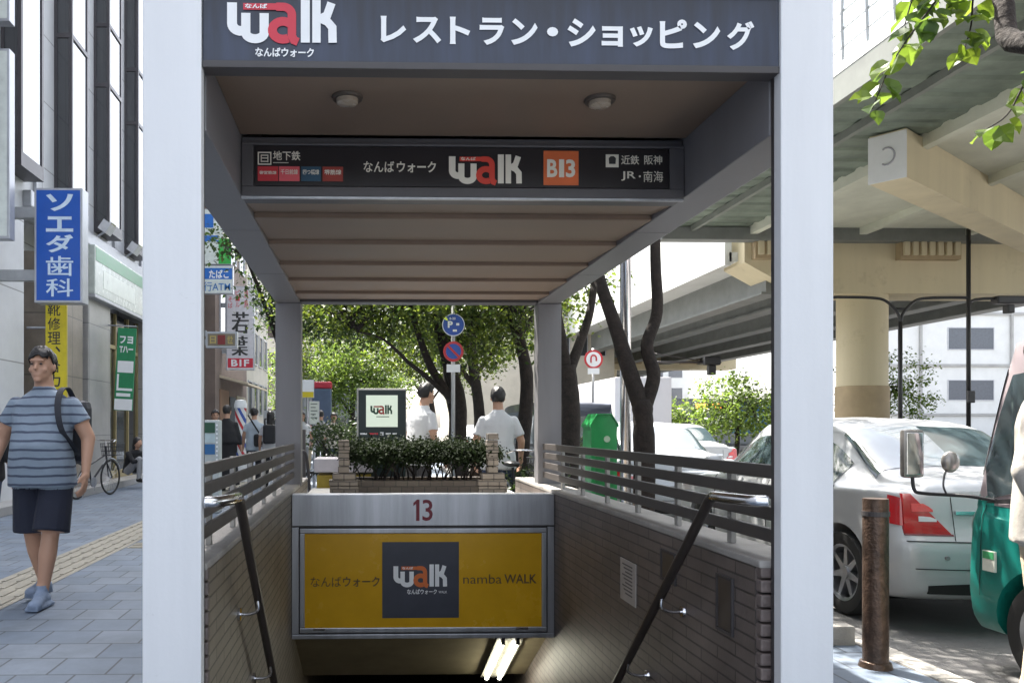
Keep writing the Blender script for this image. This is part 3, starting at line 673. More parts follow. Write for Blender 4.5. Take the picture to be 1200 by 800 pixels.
# white lit sign boxes at the very edge
Yw = 11.6
hang_sign('projecting_sign', XX(-70, Yw), XX(11, Yw), ZZ(282, Yw), ZZ(62, Yw), Yw, .18, M('sign_white', (.62, .66, .62), .3), frame_l, 'plain pale sign box above the pavement, beside the blue clinic sign')
hang_sign('projecting_sign', XX(-70, Yw), XX(11, Yw), ZZ(30, Yw), ZZ(-100, Yw), Yw, .18, M('sign_white', (.62, .66, .62), .3), frame_l, 'plain pale sign box highest on the near end of the office block')

# further buildings along the street
def block(name, x0, x1, y0, y1, z1, m, label, wins, mwin=dark_glass, roofh=.4):
    t = thing(name, ((x0 + x1) / 2, (y0 + y1) / 2, 0), label, 'building')
    mb = MB(); mb.box(x0, x1, y0, y1, -.12, z1); wl = mb.build('wall', m, t)
    mb = MB(); mb.box(x0 - .1, x1 + .1, y0 - .1, y1 + .1, z1, z1 + roofh); mb.build('parapet', m, t)
    for (face, a0, a1, z0_, z1_, na, nz, fw, fh) in wins:
        for i in range(na):
            for j in range(nz):
                ca = a0 + (a1 - a0) * (i + .5) / na; cz = z0_ + (z1_ - z0_) * (j + .5) / nz; hw = (a1 - a0) / na * fw / 2; hh = (z1_ - z0_) / nz * fh / 2
                f = MB(); g = MB(); k = .06
                if face == 'x':
                    X = x1; f.box(X - .05, X + .05, ca - hw - k, ca + hw + k, cz - hh - k, cz - hh); f.box(X - .05, X + .05, ca - hw - k, ca + hw + k, cz + hh, cz + hh + k); f.box(X - .05, X + .05, ca - hw - k, ca - hw, cz - hh, cz + hh); f.box(X - .05, X + .05, ca + hw, ca + hw + k, cz - hh, cz + hh); g.box(X - .04, X + .01, ca - hw, ca + hw, cz - hh, cz + hh)
                else:
                    X = y0; f.box(ca - hw - k, ca + hw + k, X - .05, X + .05, cz - hh - k, cz - hh); f.box(ca - hw - k, ca + hw + k, X - .05, X + .05, cz + hh, cz + hh + k); f.box(ca - hw - k, ca - hw, X - .05, X + .05, cz - hh, cz + hh); f.box(ca + hw, ca + hw + k, X - .05, X + .05, cz - hh, cz + hh); g.box(ca - hw, ca + hw, X - .01, X + .04, cz - hh, cz + hh)
                w = f.build('window', frame_l, t); g.build('pane', mwin, w)
    return t
plaster_c = M('plaster_cream', (.46, .43, .36), .85, 0, .1, 1.5); plaster_g = M('plaster_grey', (.34, .34, .33), .85, 0, .14, 1.2); plaster_b = M('plaster_brown', (.16, .12, .10), .8, 0, .2, 1.5); plaster_w = M('plaster_white', (.62, .63, .62), .8, 0, .06, 1)
b2 = block('shop_building', -16, -5.6, 21.1, 27.5, 14, plaster_g, 'grey shop building just beyond the office block, behind the blue and white signs', [('x', 21.5, 27.2, 3.5, 13, 2, 3, .6, .6), ('y', -15, -6, 4, 13, 3, 3, .5, .6)])
mb = MB()
for k in range(14): mb.box(-5.6 + .02, -5.55, 24.3 + k * .22, 24.36 + k * .22, 3.9, 5.6)
mb.box(-5.598, -5.53, 24.2, 27.4, 5.6, 5.7); mb.build('louvre', frame_d, b2)
mb = MB(); mb.box(-5.598, -5.57, 22, 27.3, .1, 2.7); mb.build('shop_front', dark_glass, b2)
b3 = block('shop_building', -16, -5.2, 27.8, 35.0, 17, plaster_b, 'dark brown shop building with an awning beside the barber pole', [('x', 28.2, 34.6, 4, 16, 3, 4, .6, .6)])
mb = MB(); mb.prism([(-5.2, 3.0), (-4.2, 2.75), (-4.2, 2.82), (-5.2, 3.1)], 28.6, 34, 'y'); mb.build('awning', M('awning_beige', (.5, .42, .30), .7), b3)
mb = MB(); mb.box(-5.198, -5.17, 28.6, 30.4, .1, 2.6); mb.build('shop_front', M('shop_wood', (.22, .12, .07), .5), b3); mb = MB(); mb.box(-5.198, -5.16, 30.6, 32, .1, 2.4); mb.build('door', dark_glass, b3)
mb = MB(); mb.box(-5.198, -5.16, 32.2, 34.4, .5, 2.5); mb.build('display_window', M('display', (.45, .40, .30), .3), b3)
b4 = block('shop_building', -17, -5.4, 36, 44, 12, plaster_c, 'cream low building past the brown one, half hidden by street trees', [('x', 36.4, 43.6, 1.4, 11, 4, 4, .6, .6), ('y', -16, -6, 4, 11, 3, 3, .5, .6)])
block('apartment_block', -14, 0.5, 75, 88, 15, plaster_c, 'cream building closing the far end of the shop street', [('y', -13, 0, 1.0, 14, 8, 5, .5, .5)])
block('viaduct_building', 7.2, 19, 62, 80, 12.5, plaster_c, 'cream concrete building with pipes behind the street trees', [('y', 13, 18.6, 6, 12, 4, 2, .55, .5)])
wb_ = block('white_building', 44, 80, 68, 84, 12.3, plaster_w, 'white building with dark strip windows beyond the viaduct column', [('y', 49, 54.0, 2.9, 5.9, 1, 1, .78, .55), ('y', 49, 54, 7.3, 10.3, 1, 1, .78, .6), ('y', 56, 78, 7.3, 10.3, 3, 1, .8, .6), ('y', 56, 78, 2.9, 5.9, 3, 1, .8, .55)], M('strip_window', (.10, .11, .13), .2))
mb = MB()
for zz in (2.2, 6.4, 10.8): mb.box(43.9, 80, 67.86, 67.998, zz, zz + .22)
mb.build('floor_band', plaster_g, wb_)
mb = MB()
for xx in (47, 54.9, 66.5):
    mb = MB(); mb.box(xx, xx + .18, 67.8, 67.99, 0, 12.2); mb.build('downpipe', plaster_g, wb_)
block('white_building', 22, 40, 100, 120, 13, plaster_w, 'pale office building far off under the viaduct deck', [('y', 22.5, 39.5, 1.5, 12, 7, 4, .7, .5)], M('strip_window', (.10, .11, .13), .2))
# signs further along
def sign2(name, px0, px1, py0, py1, Y, m, label, texts, th=.2, fr=.03, frame=None):
    t, f = hang_sign(name, XX(px0, Y), XX(px1, Y), ZZ(py1, Y), ZZ(py0, Y), Y, th, m, frame or frame_l, label, 'sign', fr, XX(px0, Y) > -5.55, -5.7)
    return t, f
Ya = 25.2
t, f = sign2('shop_sign', 212, 273, 312, 345, Ya, M('sign_white', (.62, .66, .62), .3), 'blue and white tobacco and bank machine sign seen beside the white front post', None)
mb = MB(); mb.box(XX(213, Ya), XX(272, Ya), Ya - .008, Ya - .005, ZZ(328, Ya), ZZ(315, Ya)); bb = mb.build('blue_band', M('sign_blue2', (.02, .14, .48), .3), f)
mb = MB(); put_text(mb, 'たばこ', XX(245, Ya), XX(268, Ya), ZZ(327, Ya), ZZ(317, Ya), Ya - .011, .03); mb.build('lettering', letter_white, bb)
mb = MB(); put_text(mb, '銀行ATM', XX(228, Ya), XX(270, Ya), ZZ(342, Ya), ZZ(331, Ya), Ya - .011, .008); mb.build('lettering', M('lettering_blue', (.03, .16, .42), .4), f)
t, f = sign2('shop_sign', 214, 271, 246, 311, Ya + .02, M('sign_white', (.62, .66, .62), .3), 'white sign with a green edge above the tobacco sign', None)
mb = MB(); mb.box(XX(256, Ya), XX(270.5, Ya), Ya + .010, Ya + .014, ZZ(310, Ya), ZZ(280, Ya)); mb.build('green_block', M('sign_green', (.03, .36, .05), .4), f)
mb = MB(); mb.box(XX(214.5, Ya), XX(256, Ya), Ya + .010, Ya + .014, ZZ(284, Ya), ZZ(277, Ya)); mb.box(XX(236, Ya), XX(250, Ya), Ya + .010, Ya + .014, ZZ(268, Ya), ZZ(252, Ya)); mb.build('blue_marks', M('sign_blue2', (.02, .14, .48), .3), f)
Yk = 29.0
t, f = sign2('restaurant_sign', 265, 298, 336, 434, Yk, M('sign_white2', (.60, .58, .60), .3), 'tall white restaurant sign with black brush characters and a red foot', None)
mb = MB(); 
for q, dx in enumerate((-.022, 0, .022)):
    put_text(mb, '若', XX(272, Yk) + dx, XX(291, Yk) + dx, ZZ(391, Yk), ZZ(366, Yk), Yk - .007 - .001 * q, 0); put_text(mb, '葉', XX(272, Yk) + dx, XX(290, Yk) + dx, ZZ(417, Yk), ZZ(394, Yk), Yk - .007 - .001 * q, 0)
mb.build('lettering', letter_dark, f)
mb = MB(); put_text(mb, 'ビール', XX(276, Yk), XX(281, Yk), ZZ(361, Yk), ZZ(340, Yk), Yk - .007, .008, True); put_text(mb, 'そば', XX(267.5, Yk), XX(272.5, Yk), ZZ(362, Yk), ZZ(348, Yk), Yk - .007, .008, True); put_text(mb, '焼鳥', XX(286, Yk), XX(291, Yk), ZZ(362, Yk), ZZ(340, Yk), Yk - .007, .008, True); mb.build('lettering', letter_red, f)
mb = MB(); mb.box(XX(267, Yk), XX(296.5, Yk), Yk - .008, Yk - .005, ZZ(431, Yk), ZZ(420, Yk)); q = mb.build('red_foot', letter_red, f)
mb = MB(); put_text(mb, 'B1F', XX(271, Yk), XX(292, Yk), ZZ(429.5, Yk), ZZ(421.5, Yk), Yk - .011, .03); mb.build('lettering', letter_white, q)
Ym = 23.5
t, f = sign2('small_sign', 241, 278, 389, 408, Ym, M('sign_brown', (.20, .17, .12), .4), 'small grey framed sign board hanging in front of the restaurant sign', None, fr=.06)
mb = MB(); mb.box(XX(255, Ym), XX(264, Ym), Ym - .008, Ym - .005, ZZ(404, Ym), ZZ(393, Ym)); mb.build('red_mark', M('sign_red2', (.22, .03, .03), .5), f)
mb = MB(); put_text(mb, '日', XX(246, Ym), XX(253, Ym), ZZ(403, Ym), ZZ(394, Ym), Ym - .008, .02); put_text(mb, '世', XX(266, Ym), XX(273, Ym), ZZ(403, Ym), ZZ(394, Ym), Ym - .008, .02); mb.build('lettering', M('lettering_gold', (.5, .38, .12), .4), f)

# ================================================================== ELEVATED EXPRESSWAY
beige = M('viaduct_beige', (.56, .49, .33), .75, 0, .10, .6, .1, streak=True); beige_d = M('viaduct_beige_stain', (.36, .28, .17), .8, 0, .15, 1)
scuffs(beige, (.30, .25, .17), .45, .55, .85); parap_ = None
deckg = M('deck_green', (.13, .16, .13), .7, 0, .3, .8, streak=False); parap = M('parapet_grey', (.50, .51, .49), .7, 0, .1, .7, streak=True); girdm = M('girder_steel', (.17, .18, .17), .6, .1, .2, 1)
pale_under = M('deck_underside', (.52, .53, .44), .75, 0, .14, .5, .1)
fw = thing('expressway_deck', (20, 15, 9.6), 'wide elevated expressway deck with a dark ribbed underside overhead at the right', 'viaduct')
DX, DM, DZ = 11.9, 15.9, 9.6
mb = MB(); mb.box(DX, DM, -40, 34, DZ + .06, DZ + .45); mb.build('deck_slab', deckg, fw)
mb = MB(); y = -6.0
while y < 34: mb.prism([(y, DZ + .059), (y + .12, DZ), (y + .62, DZ), (y + .74, DZ + .059)], DX + .02, DM, 'x'); y += 1.0
mb.build('ribs', M('deck_ribs', (.14, .17, .135), .7, 0, .4, .7), fw)
mb = MB(); mb.box(DX - .15, DX, -40, 34, DZ - .22, DZ + .47); mb.box(13.4, 13.55, -40, 34, DZ - .22, DZ - .001); mb.build('edge_beam', M('edge_grey', (.16, .17, .15), .7, 0, .2, .8), fw)
mb = MB(); mb.box(DX - .16, DX + .2, -40, 34, DZ + .471, DZ + .72); mb.build('parapet', parap, fw)
mb = MB(); mb.box(DM + .001, 34, -40, 34, DZ - .04, DZ + .45)
for x in (DM, 20.5, 25): mb.box(x + .002, x + .3, -40, 34, DZ - .32, DZ - .041)
mb.build('underside', pale_under, fw)
mb = MB(); y = -40
while y < 34:
    mb.tube(cr([(DX, y, DZ + .72), (DX - .02, y, DZ + 2.4), (DX + .25, y, DZ + 3.6), (DX + .9, y, DZ + 4.3)], 4), .04, 6); y += 1.0
for z, o_ in ((1.15, 0), (1.6, 0), (2.05, 0), (2.5, 0), (2.95, .06), (3.4, .18), (3.8, .35), (4.1, .62)): mb.box(DX - .02 + o_, DX + .02 + o_, -40, 34, DZ + z, DZ + z + .05)
mb2 = MB(); mb2.box(DX + .3, 34, 33.3, 33.9, DZ - .55, DZ - .042); mb2.build('dark_gap_fill', girdm, fw)  # dark box added to close the sky slit, stands in for the dark gap
fence_ = mb.build('noise_screen_frame', M('screen_frame', (.30, .31, .31), .5, .3), fw)
mb = MB(); mb.box(DX - .012, DX + .012, -40, 34, DZ + .73, DZ + 3.0); gm = glassmat('screen_glass', (.75, .8, .8), .1, .25); mb.build('screen_pane', gm, fence_)
f2 = thing('expressway_deck', (23, 70, 8.3), 'further stretch of elevated road with a pale parapet and dark girders', 'viaduct')
mb = MB(); mb.box(15.6, 34, 34.6, 150, 8.4, 8.8); mb.build('deck_slab', parap, f2)
mb = MB(); mb.box(15.4, 15.7, 34.6, 150, 8.25, 11.2); mb.build('parapet', parap, f2)
for x in (17.2, 19.8, 23.4, 27, 30.5):
    mb = MB(); mb.box(x, x + .5, 34.6, 150, 7.1, 8.398); mb.box(x - .2, x + .7, 34.6, 150, 7.0, 7.1); mb.build('girder', girdm, f2)
def pier(x, Y, col_r, zb_, zt_, xa, xb, label, d=2.0):
    t = thing('viaduct_pier', (x, Y, 0), label, 'viaduct pier', 'piers under the elevated expressway')
    mb = MB(); mb.lathe([(0, -.13), (col_r, -.13), (col_r, zb_), (0, zb_)], (x, Y, 0), 40); mb.build('column', beige, t, 40)
    mb = MB(); mb.lathe([(col_r + .001, -.13), (col_r + .05, -.13), (col_r + .05, 3.0), (col_r + .001, 3.04)], (x, Y, 0), 40); mb.build('column_base', beige_d, t, 40)
    mb = MB(); mb.prism([(xa, zt_), (xa, zt_ - 1.25), (xa + 2.2, zb_ + .1), (xa + 3.0, zb_), (xb, zb_), (xb, zt_)], Y - d / 2, Y + d / 2, 'y'); cb = mb.build('crossbeam', beige, t)
    xx = xa + .3
    k = 0
    while xx < xb - 2:
        mb = MB(); mb.box(xx, xx + 2.6, Y - d / 2 - .35, Y - d / 2 - .001, zt_ - 1.15, zt_ + .05); br = mb.build('bearing_bracket', beige_d, t)
        mb = MB()
        for q in range(7): mb.box(xx + .1 + q * .36, xx + .32 + q * .36, Y - d / 2 - .48, Y - d / 2 - .351, zt_ - 1.0, zt_ - .15)
        mb.build('fins', beige, br); xx += 6.2
    return t
pier(XX(1010, 35), 35, 1.0, ZZ(348, 35, 1010), ZZ(280, 35, 1010), XX(860, 35), 36, 'beige viaduct pier with a round column and a long crossbeam')
pier(XX(1010, 35) + .5, 75, 1.0, 6.6, 8.2, 16, 34, 'beige viaduct pier far down the road under the pale parapet')
# nearer skewed crossbeam
nb = thing('viaduct_crossbeam', (W(1040, 210, 22.5).x, 22.5, 8.1), 'beige skewed crossbeam with a pale square end carrying the deck overhead', 'crossbeam')
e0 = W(1040, 212, 22.5); dirv = Vector((.80, .60, 0)); nrm = Vector((.60, -.80, 0)); zb_ = W(1040, 212, 22.5).z; zt_ = DZ - .045; L = 15
mb = MB()
pts = []
for s_ in (0, L):
    for w_ in (-.47, .47):
        for z in (zb_, zt_): p = e0 + dirv * s_ + nrm * w_; pts.append((p.x, p.y, z))
mb.add(pts, [(0, 1, 3, 2), (4, 6, 7, 5), (0, 4, 5, 1), (2, 3, 7, 6), (0, 2, 6, 4), (1, 5, 7, 3)])
bmv = mb.build('beam', beige, nb)
mb = MB(); pts = []
for s_ in (-.04, -.002):
    for w_ in (-.49, .49):
        for z in (zb_ - .01, zt_ - .05): p = e0 + dirv * s_ + nrm * w_; pts.append((p.x, p.y, z))
mb.add(pts, [(0, 1, 3, 2), (4, 6, 7, 5), (0, 4, 5, 1), (2, 3, 7, 6), (0, 2, 6, 4), (1, 5, 7, 3)])
mb.build('end_plate', plaster_w, nb)
mb = MB(); c = e0 + dirv * -.05; zc = (zb_ + zt_) / 2
ring = [(c + nrm * (.2 * math.cos(a)) + Vector((0, 0, zc - c.z + .24 * math.sin(a)))) for a in [i * math.pi / 8 - 2.2 for i in range(12)]]
mb.tube(ring, .025, 6); mb.build('lifting_ring', M('ring_grey', (.3, .3, .32), .5), nb)

# ================================================================== TREES
def leaves_mesh(name, blobs, size, mat, parent, seed, clump=22, cr_=.22):
    g = np.random.default_rng(seed); P = []
    for (c, r, n) in blobs:
        c = np.array(c); r = np.array(r if isinstance(r, (tuple, list)) else (r, r, r)); k = max(1, n // clump)
        d = g.normal(size=(k, 3)); d /= np.linalg.norm(d, axis=1)[:, None]
        cc = c + d * r * (g.uniform(.12, 1.0, (k, 1)) ** .5) * g.uniform(.85, 1.12, (k, 1))
        sp = g.uniform(.6, 1.5, (k, 1, 1)) * cr_
        P.append((cc[:, None, :] + g.normal(size=(k, clump, 3)) * sp * np.array([1, 1, .7])).reshape(-1, 3))
    P = np.concatenate(P); n = len(P)
    nv = g.normal(size=(n, 3)); nv[:, 2] = np.abs(nv[:, 2]) + .5; nv /= np.linalg.norm(nv, axis=1)[:, None]
    a = g.normal(size=(n, 3)); a -= (a * nv).sum(1)[:, None] * nv; a /= np.linalg.norm(a, axis=1)[:, None]; a[:, 2] -= .3
    b = np.cross(nv, a); s = (g.uniform(.65, 1.3, n) * size)[:, None]
    V = np.stack([P, P + a * s * .45 + b * s * .30 + nv * s * .10, P + a * s, P + a * s * .45 - b * s * .30 + nv * s * .10], 1).reshape(-1, 3)
    o_ = ORIG.get(parent.name, Vector((0, 0, 0))) if parent else Vector((0, 0, 0)); V = V - np.array(o_)
    me = bpy.data.meshes.new(name); me.vertices.add(4 * n); me.vertices.foreach_set('co', V.ravel())
    i = np.arange(n) * 4; T = np.stack([i, i + 1, i + 2, i, i + 2, i + 3], 1).reshape(-1)
    me.loops.add(6 * n); me.loops.foreach_set('vertex_index', T.astype(np.int32)); me.polygons.add(2 * n)
    me.polygons.foreach_set('loop_start', (np.arange(2 * n) * 3).astype(np.int32)); me.polygons.foreach_set('loop_total', np.full(2 * n, 3, np.int32))
    me.materials.append(mat); me.update(); me.validate()
    o = bpy.data.objects.new(name, me); COL.objects.link(o)
    if parent: o.parent = parent
    return o
lf_street = leafmat('street_leaves', (.020, .042, .010), (.092, .125, .022), .52)
lf_light = leafmat('light_leaves', (.045, .085, .018), (.13, .19, .045), .5)
lf_dark = leafmat('dark_leaves', (.018, .036, .012), (.05, .085, .025), .4)
def tree(base, limbs, blobs, label, seed, size=.085, mat=lf_street, group='street trees along the kerb', twigs=18):
    t = thing('street_tree', base, label, 'tree', group)
    tb = MB(); g = random.Random(seed)
    for (pts, r0, r1) in limbs[:1]:
        q = cr(pts, 5); tb.tube(q, [r0 + (r1 - r0) * i / (len(q) - 1) + g.uniform(-.006, .006) for i in range(len(q))], 12)
    tr = tb.build('trunk', wood, t, True)
    for (pts, r0, r1) in limbs[1:]:
        b = MB(); q = cr(pts, 5); b.tube(q, [r0 + (r1 - r0) * i / (len(q) - 1) for i in range(len(q))], 10)
        b.build('limb', wood, t, True)
    b = MB()
    ends = [Vector(l[0][-1]) for l in limbs]
    for (c, r, n) in blobs:
        rr = r if isinstance(r, (tuple, list)) else (r, r, r); c = Vector(c)
        st_ = min(ends, key=lambda e: (e - c).length)
        for k in range(twigs):
            d = Vector((g.gauss(0, 1), g.gauss(0, 1), g.gauss(0, .8))).normalized()
            e = c + Vector((d.x * rr[0], d.y * rr[1], d.z * rr[2])) * g.uniform(.5, .95)
            m_ = st_.lerp(e, .5) + Vector((g.uniform(-.2, .2), g.uniform(-.2, .2), g.uniform(0, .3)))
            b.tube(cr([st_, m_, e], 3), [.028, .024, .02, .016, .012, .009, .006], 5)
    if blobs: b.build('twigs', wood, t, True); leaves_mesh('crown', blobs, size, mat, t, seed)
    return t
# forked tree behind the road side railing
B = lambda px, py, Y: tuple(W(px, py, Y))
tree((2.62, 7.7, 0), [([(2.62, 7.7, -.1), B(755, 560, 7.7), B(754, 500, 7.7), B(752, 468, 7.7)], .108, .095),
                      ([B(752, 478, 7.7), B(736, 430, 7.75), B(722, 385, 7.8), B(704, 332, 7.9), B(690, 270, 8.2)], .088, .05),
                      ([B(756, 476, 7.7), B(766, 440, 7.7), B(758, 405, 7.7), B(770, 365, 7.7), B(768, 300, 7.7), B(768, 180, 7.8)], .072, .045)],
     [((1.9, 8.3, 4.9), (1.4, 1.4, 1.0), 3600), ((2.8, 7.8, 5.4), (1.7, 1.7, 1.2), 4400), ((1.9, 9.0, 3.9), (.8, .9, .5), 700)], 'forked dark trunked street tree beside the slatted railing, in front of the parked cars', 11)
tree((2.5, 10.4, 0), [([(2.55, 10.4, -.1), B(668, 520, 10.4), B(668, 470, 10.4), B(664, 428, 10.4)], .135, .12),
                      ([B(664, 436, 10.4), B(658, 400, 10.4), B(652, 350, 10.4), B(655, 250, 10.4)], .085, .05),
                      ([B(668, 432, 10.4), B(680, 400, 10.5), B(692, 362, 10.6), B(700, 300, 11)], .075, .04)],
     [((2.2, 10.8, 4.9), (1.7, 1.6, 1.2), 4800), ((1.3, 11.4, 3.6), (1.3, 1.0, .6), 2400), ((3.1, 11, 5.2), (1.2, 1.2, .9), 2000), ((2.9, 11.6, 3.3), (.5, .6, .5), 500)], 'street tree with a V shaped fork next to the rear canopy post', 12)
tree((2.5, 13.6, 0), [([(2.6, 13.6, -.1), B(612, 530, 13.6), B(617, 470, 13.6), B(616, 430, 13.6), B(605, 385, 13.6), B(598, 350, 13.6), B(600, 280, 13.8)], .14, .075),
                      ([B(607, 395, 13.6), B(622, 375, 13.7), B(640, 350, 14)], .06, .03)],
     [((1.9, 14, 4.6), (1.6, 1.5, 1.2), 4500), ((2.8, 14.2, 3.7), (1.2, 1.1, .8), 2400), ((1.6, 13.3, 3.35), (1.1, .9, .5), 1900), ((2.3, 13.2, 2.9), (.5, .5, .35), 500)], 'leaning street tree behind the man in the untucked white shirt', 13)
tree((1.45, 14.2, 0), [([(1.7, 14.2, -.1), B(538, 530, 14.2), B(538, 470, 14.2), B(524, 420, 14.2), B(512, 370, 14.2), B(505, 300, 14.2)], .15, .085),
                       ([B(530, 470, 14.2), B(505, 430, 14.1), B(490, 390, 14), B(478, 350, 14)], .085, .04),
                       ([B(533, 472, 14.2), B(498, 440, 14.0), B(478, 424, 13.9), B(450, 398, 13.7), B(418, 388, 13.6)], .05, .015),
                       ([B(537, 505, 14.3), B(524, 440, 14.7), B(530, 360, 15)], .10, .05)],
     [((.7, 14.2, 3.6), (1.6, 1.3, .75), 4800), ((-.5, 13.8, 3.35), (1.1, 1.1, .55), 2600), ((1.5, 14.5, 4.6), (1.8, 1.7, 1.2), 4200), ((1.95, 14.0, 2.75), (.6, .6, .5), 900), ((.2, 15, 4.4), (2.0, 1.4, .9), 3200), ((.15, 14.4, 3.0), (.8, .6, .3), 800)], 'many limbed street tree spreading low branches over the poster stand', 14)
tree((-1.95, 19, 0), [([(-1.95, 19, -.1), (-1.9, 19, 1.6), (-2.0, 19, 3.0), (-2.2, 19, 4.2)], .16, .09), ([(-2.0, 19, 3.0), (-2.4, 18.6, 4.2), (-2.75, 18.45, 5.1)], .07, .03), ([(-1.95, 19, 2.8), (-1.2, 19.2, 3.8), (-.6, 19.5, 4.4)], .07, .03)],
     [((-1.85, 18.8, 4.8), (1.0, 1.2, 1.1), 3800), ((-1.55, 19, 3.9), (1.0, 1.0, .6), 2200), ((-3.0, 18.4, 5.4), (.5, .6, .45), 800), ((-.8, 19.5, 4.4), (1.2, 1.2, .9), 3200), ((-.4, 19.0, 3.6), (.9, .8, .5), 1200)], 'dark leaved tree in front of the tall restaurant sign', 15, .10, lf_dark, twigs=5)
tree((-.6, 29, 0), [([(-.5, 29, -.1), (-.55, 29, 1.4), (-.5, 29, 3)], .14, .07), ([(-.52, 29, 1.6), (-1.3, 29, 2.8)], .06, .03)],
     [((-.5, 29, 3.8), (1.6, 1.4, 1.0), 4200), ((-.9, 28.6, 2.6), (1.3, 1, .8), 2600), ((.7, 29.3, 2.7), (1.0, .9, .8), 1900)], 'bright green round tree behind the poster stand', 16, .12, lf_light, 'trees at the far end')
tree((-5.0, 46, 0), [([(-5.2, 46, -.1), (-5.2, 46, 2), (-5, 46, 4)], .14, .07), ([(-5.2, 46, 1.6), (-4.6, 46, 3.2)], .06, .03)],
     [((-5.1, 46, 4.0), (1.5, 1.4, 1.6), 1200), ((-4.6, 46, 2.6), (1, 1, .9), 500)], 'light green tree past the cream low building', 17, .16, lf_light, 'trees at the far end')
for i, (x, y, h, s_, lab) in enumerate(((14.2, 31, 3.4, 1.7, 'rounded sunlit tree under the viaduct, left of the round column'), (11.8, 33, 2.6, 1.3, 'low sunlit tree under the viaduct, nearest the traffic signal'), (27.0, 42, 5.4, 2.6, 'sunlit tree to the right of the round viaduct column'), (24.0, 47, 3.0, 1.6, 'smaller tree showing just left of the round viaduct column'))):
    tree((x, y, -.13), [([(x, y, -.2), (x + .1, y, 1.0), (x, y, h * .6)], .11, .06), ([(x, y, 1.0), (x + .6, y, h * .6)], .05, .03)],
         [((x, y, h * .62), (s_, s_, h * .36), 2200), ((x + s_ * .5, y - .4, h * .5), (s_ * .6, s_ * .6, h * .25), 800), ((x - s_ * .5, y - .3, h * .5), (s_ * .6, s_ * .6, h * .25), 800)], lab, 30 + i, .15, lf_light, 'trees under the expressway')
for i, (x, y, lab) in enumerate(((2.6, 19.5, 'street tree by the kerb, fourth from the green box and mostly hidden'), (2.6, 25.5, 'street tree far down the kerb line, seen between the leaning trunks'), (-1.6, 37, 'dense street tree closing the view above the delivery van'), (3.0, 38, 'dense dark tree far behind the leaning street tree'))):
    tree((x, y, 0), [([(x, y, -.1), (x + .1, y, 1.5), (x - .1, y, 3.2), (x, y, 4.5)], .16, .09), ([(x, y, 2.2), (x - .8, y, 3.3), (x - 1.2, y, 4.2)], .07, .03), ([(x, y, 2.5), (x + .8, y, 3.6)], .06, .03)],
         [((x - .4, y, 4.6), (2.0, 1.8, 1.4), 4600), ((x - 1.3, y - .4, 3.6), (1.2, 1.2, .7), 1700), ((x + 1.1, y, 3.8), (1.2, 1.2, .8), 1700)], lab, 80 + i, .12)
# near tree at the right, its trunk outside the picture, with hanging sprays
near = thing('street_tree', (2.7, 1.75, 0), 'near tree whose leafy sprays hang in at the top right', 'tree', 'street trees along the kerb')
mb = MB(); q = cr([(2.7, 1.75, -.1), (2.72, 1.75, 1.2), (2.62, 1.9, 2.4), (2.5, 2.2, 3.3)], 5); mb.tube(q, [.15 - .004 * i for i in range(len(q))], 12); mb.build('trunk', wood, near, True)
hang = [(1195, 30, 3.5, 1160, -30), ]
mb = MB(); mb.tube(cr([(2.62, 1.95, 2.5), W(1212, 52, 3.0), W(1172, -8, 3.2), W(1120, -90, 3.6), W(1050, -160, 4.2)], 5), [.05 - .0018 * i for i in range(21)], 9)
mb.tube(cr([(2.5, 2.2, 3.3), (2.6, 3.2, 3.9), (2.8, 4.6, 4.2)], 4), .035, 8); mb.tube(cr([(2.5, 2.2, 3.3), (1.9, 2.6, 3.8), (1.6, 3.0, 4.3)], 4), .03, 8); mb.build('limb', wood, near, True)
near_spr = [([W(1120, -60, 3.4), W(1100, -5, 3.4), W(1075, 30, 3.4), W(1045, 75, 3.4), W(1022, 128, 3.4)], 34), ([W(1160, -60, 3.4), W(1142, -10, 3.4), W(1138, 30, 3.4), W(1130, 58, 3.4)], 26), ([W(1230, 60, 3.3), W(1200, 100, 3.3), W(1180, 135, 3.3), W(1150, 155, 3.3)], 14), ([W(1090, -60, 3.5), W(1072, -10, 3.5), W(1060, 30, 3.5)], 20)]
lv = MB(); tw = MB(); g = random.Random(5)
for pts, n in near_spr:
    q = cr(pts, 6); tw.tube(q, [.006 - .004 * i / len(q) for i in range(len(q))], 5)
    for k in range(n):
        u = (k + .5) / n * (len(q) - 1); p = q[int(u)].lerp(q[min(int(u) + 1, len(q) - 1)], u % 1)
        d = Vector((g.gauss(0, 1), g.gauss(0, .8), -.7 + g.gauss(0, .5))).normalized(); up = Vector((g.gauss(0, .5), -.5 + g.gauss(0, .5), .8)).normalized()
        sd_ = d.cross(up).normalized(); up = sd_.cross(d); s_ = g.uniform(.07, .115); st_ = p + d * .02
        prof = [(0, 0), (.2, .36), (.45, .44), (.75, .26), (1, 0)]
        vs = [st_ + d * s_ * a + up * (-.12 * s_ * a * a) for a, b in prof]; l_ = [st_ + d * s_ * a + sd_ * s_ * b + up * s_ * .1 for a, b in prof[1:-1]]; r_ = [st_ + d * s_ * a - sd_ * s_ * b + up * s_ * .1 for a, b in prof[1:-1]]
        V = vs + l_ + r_
        lv.add(V, [(0, 1, 5), (1, 2, 6, 5), (2, 3, 7, 6), (3, 4, 7), (0, 8, 1), (1, 8, 9, 2), (2, 9, 10, 3), (3, 10, 4)])
tw.build('twigs', wood, near, True); lv.build('hanging_leaves', leafmat('near_leaves', (.045, .09, .02), (.12, .18, .03), .5), near, fix=False)
leaves_mesh('crown', [((2.7, 2.4, 5.0), (1.5, 1.9, .8), 1500), ((2.8, 4.6, 4.9), (1.4, 1.5, .7), 1300)], .08, lf_street, near, 44)
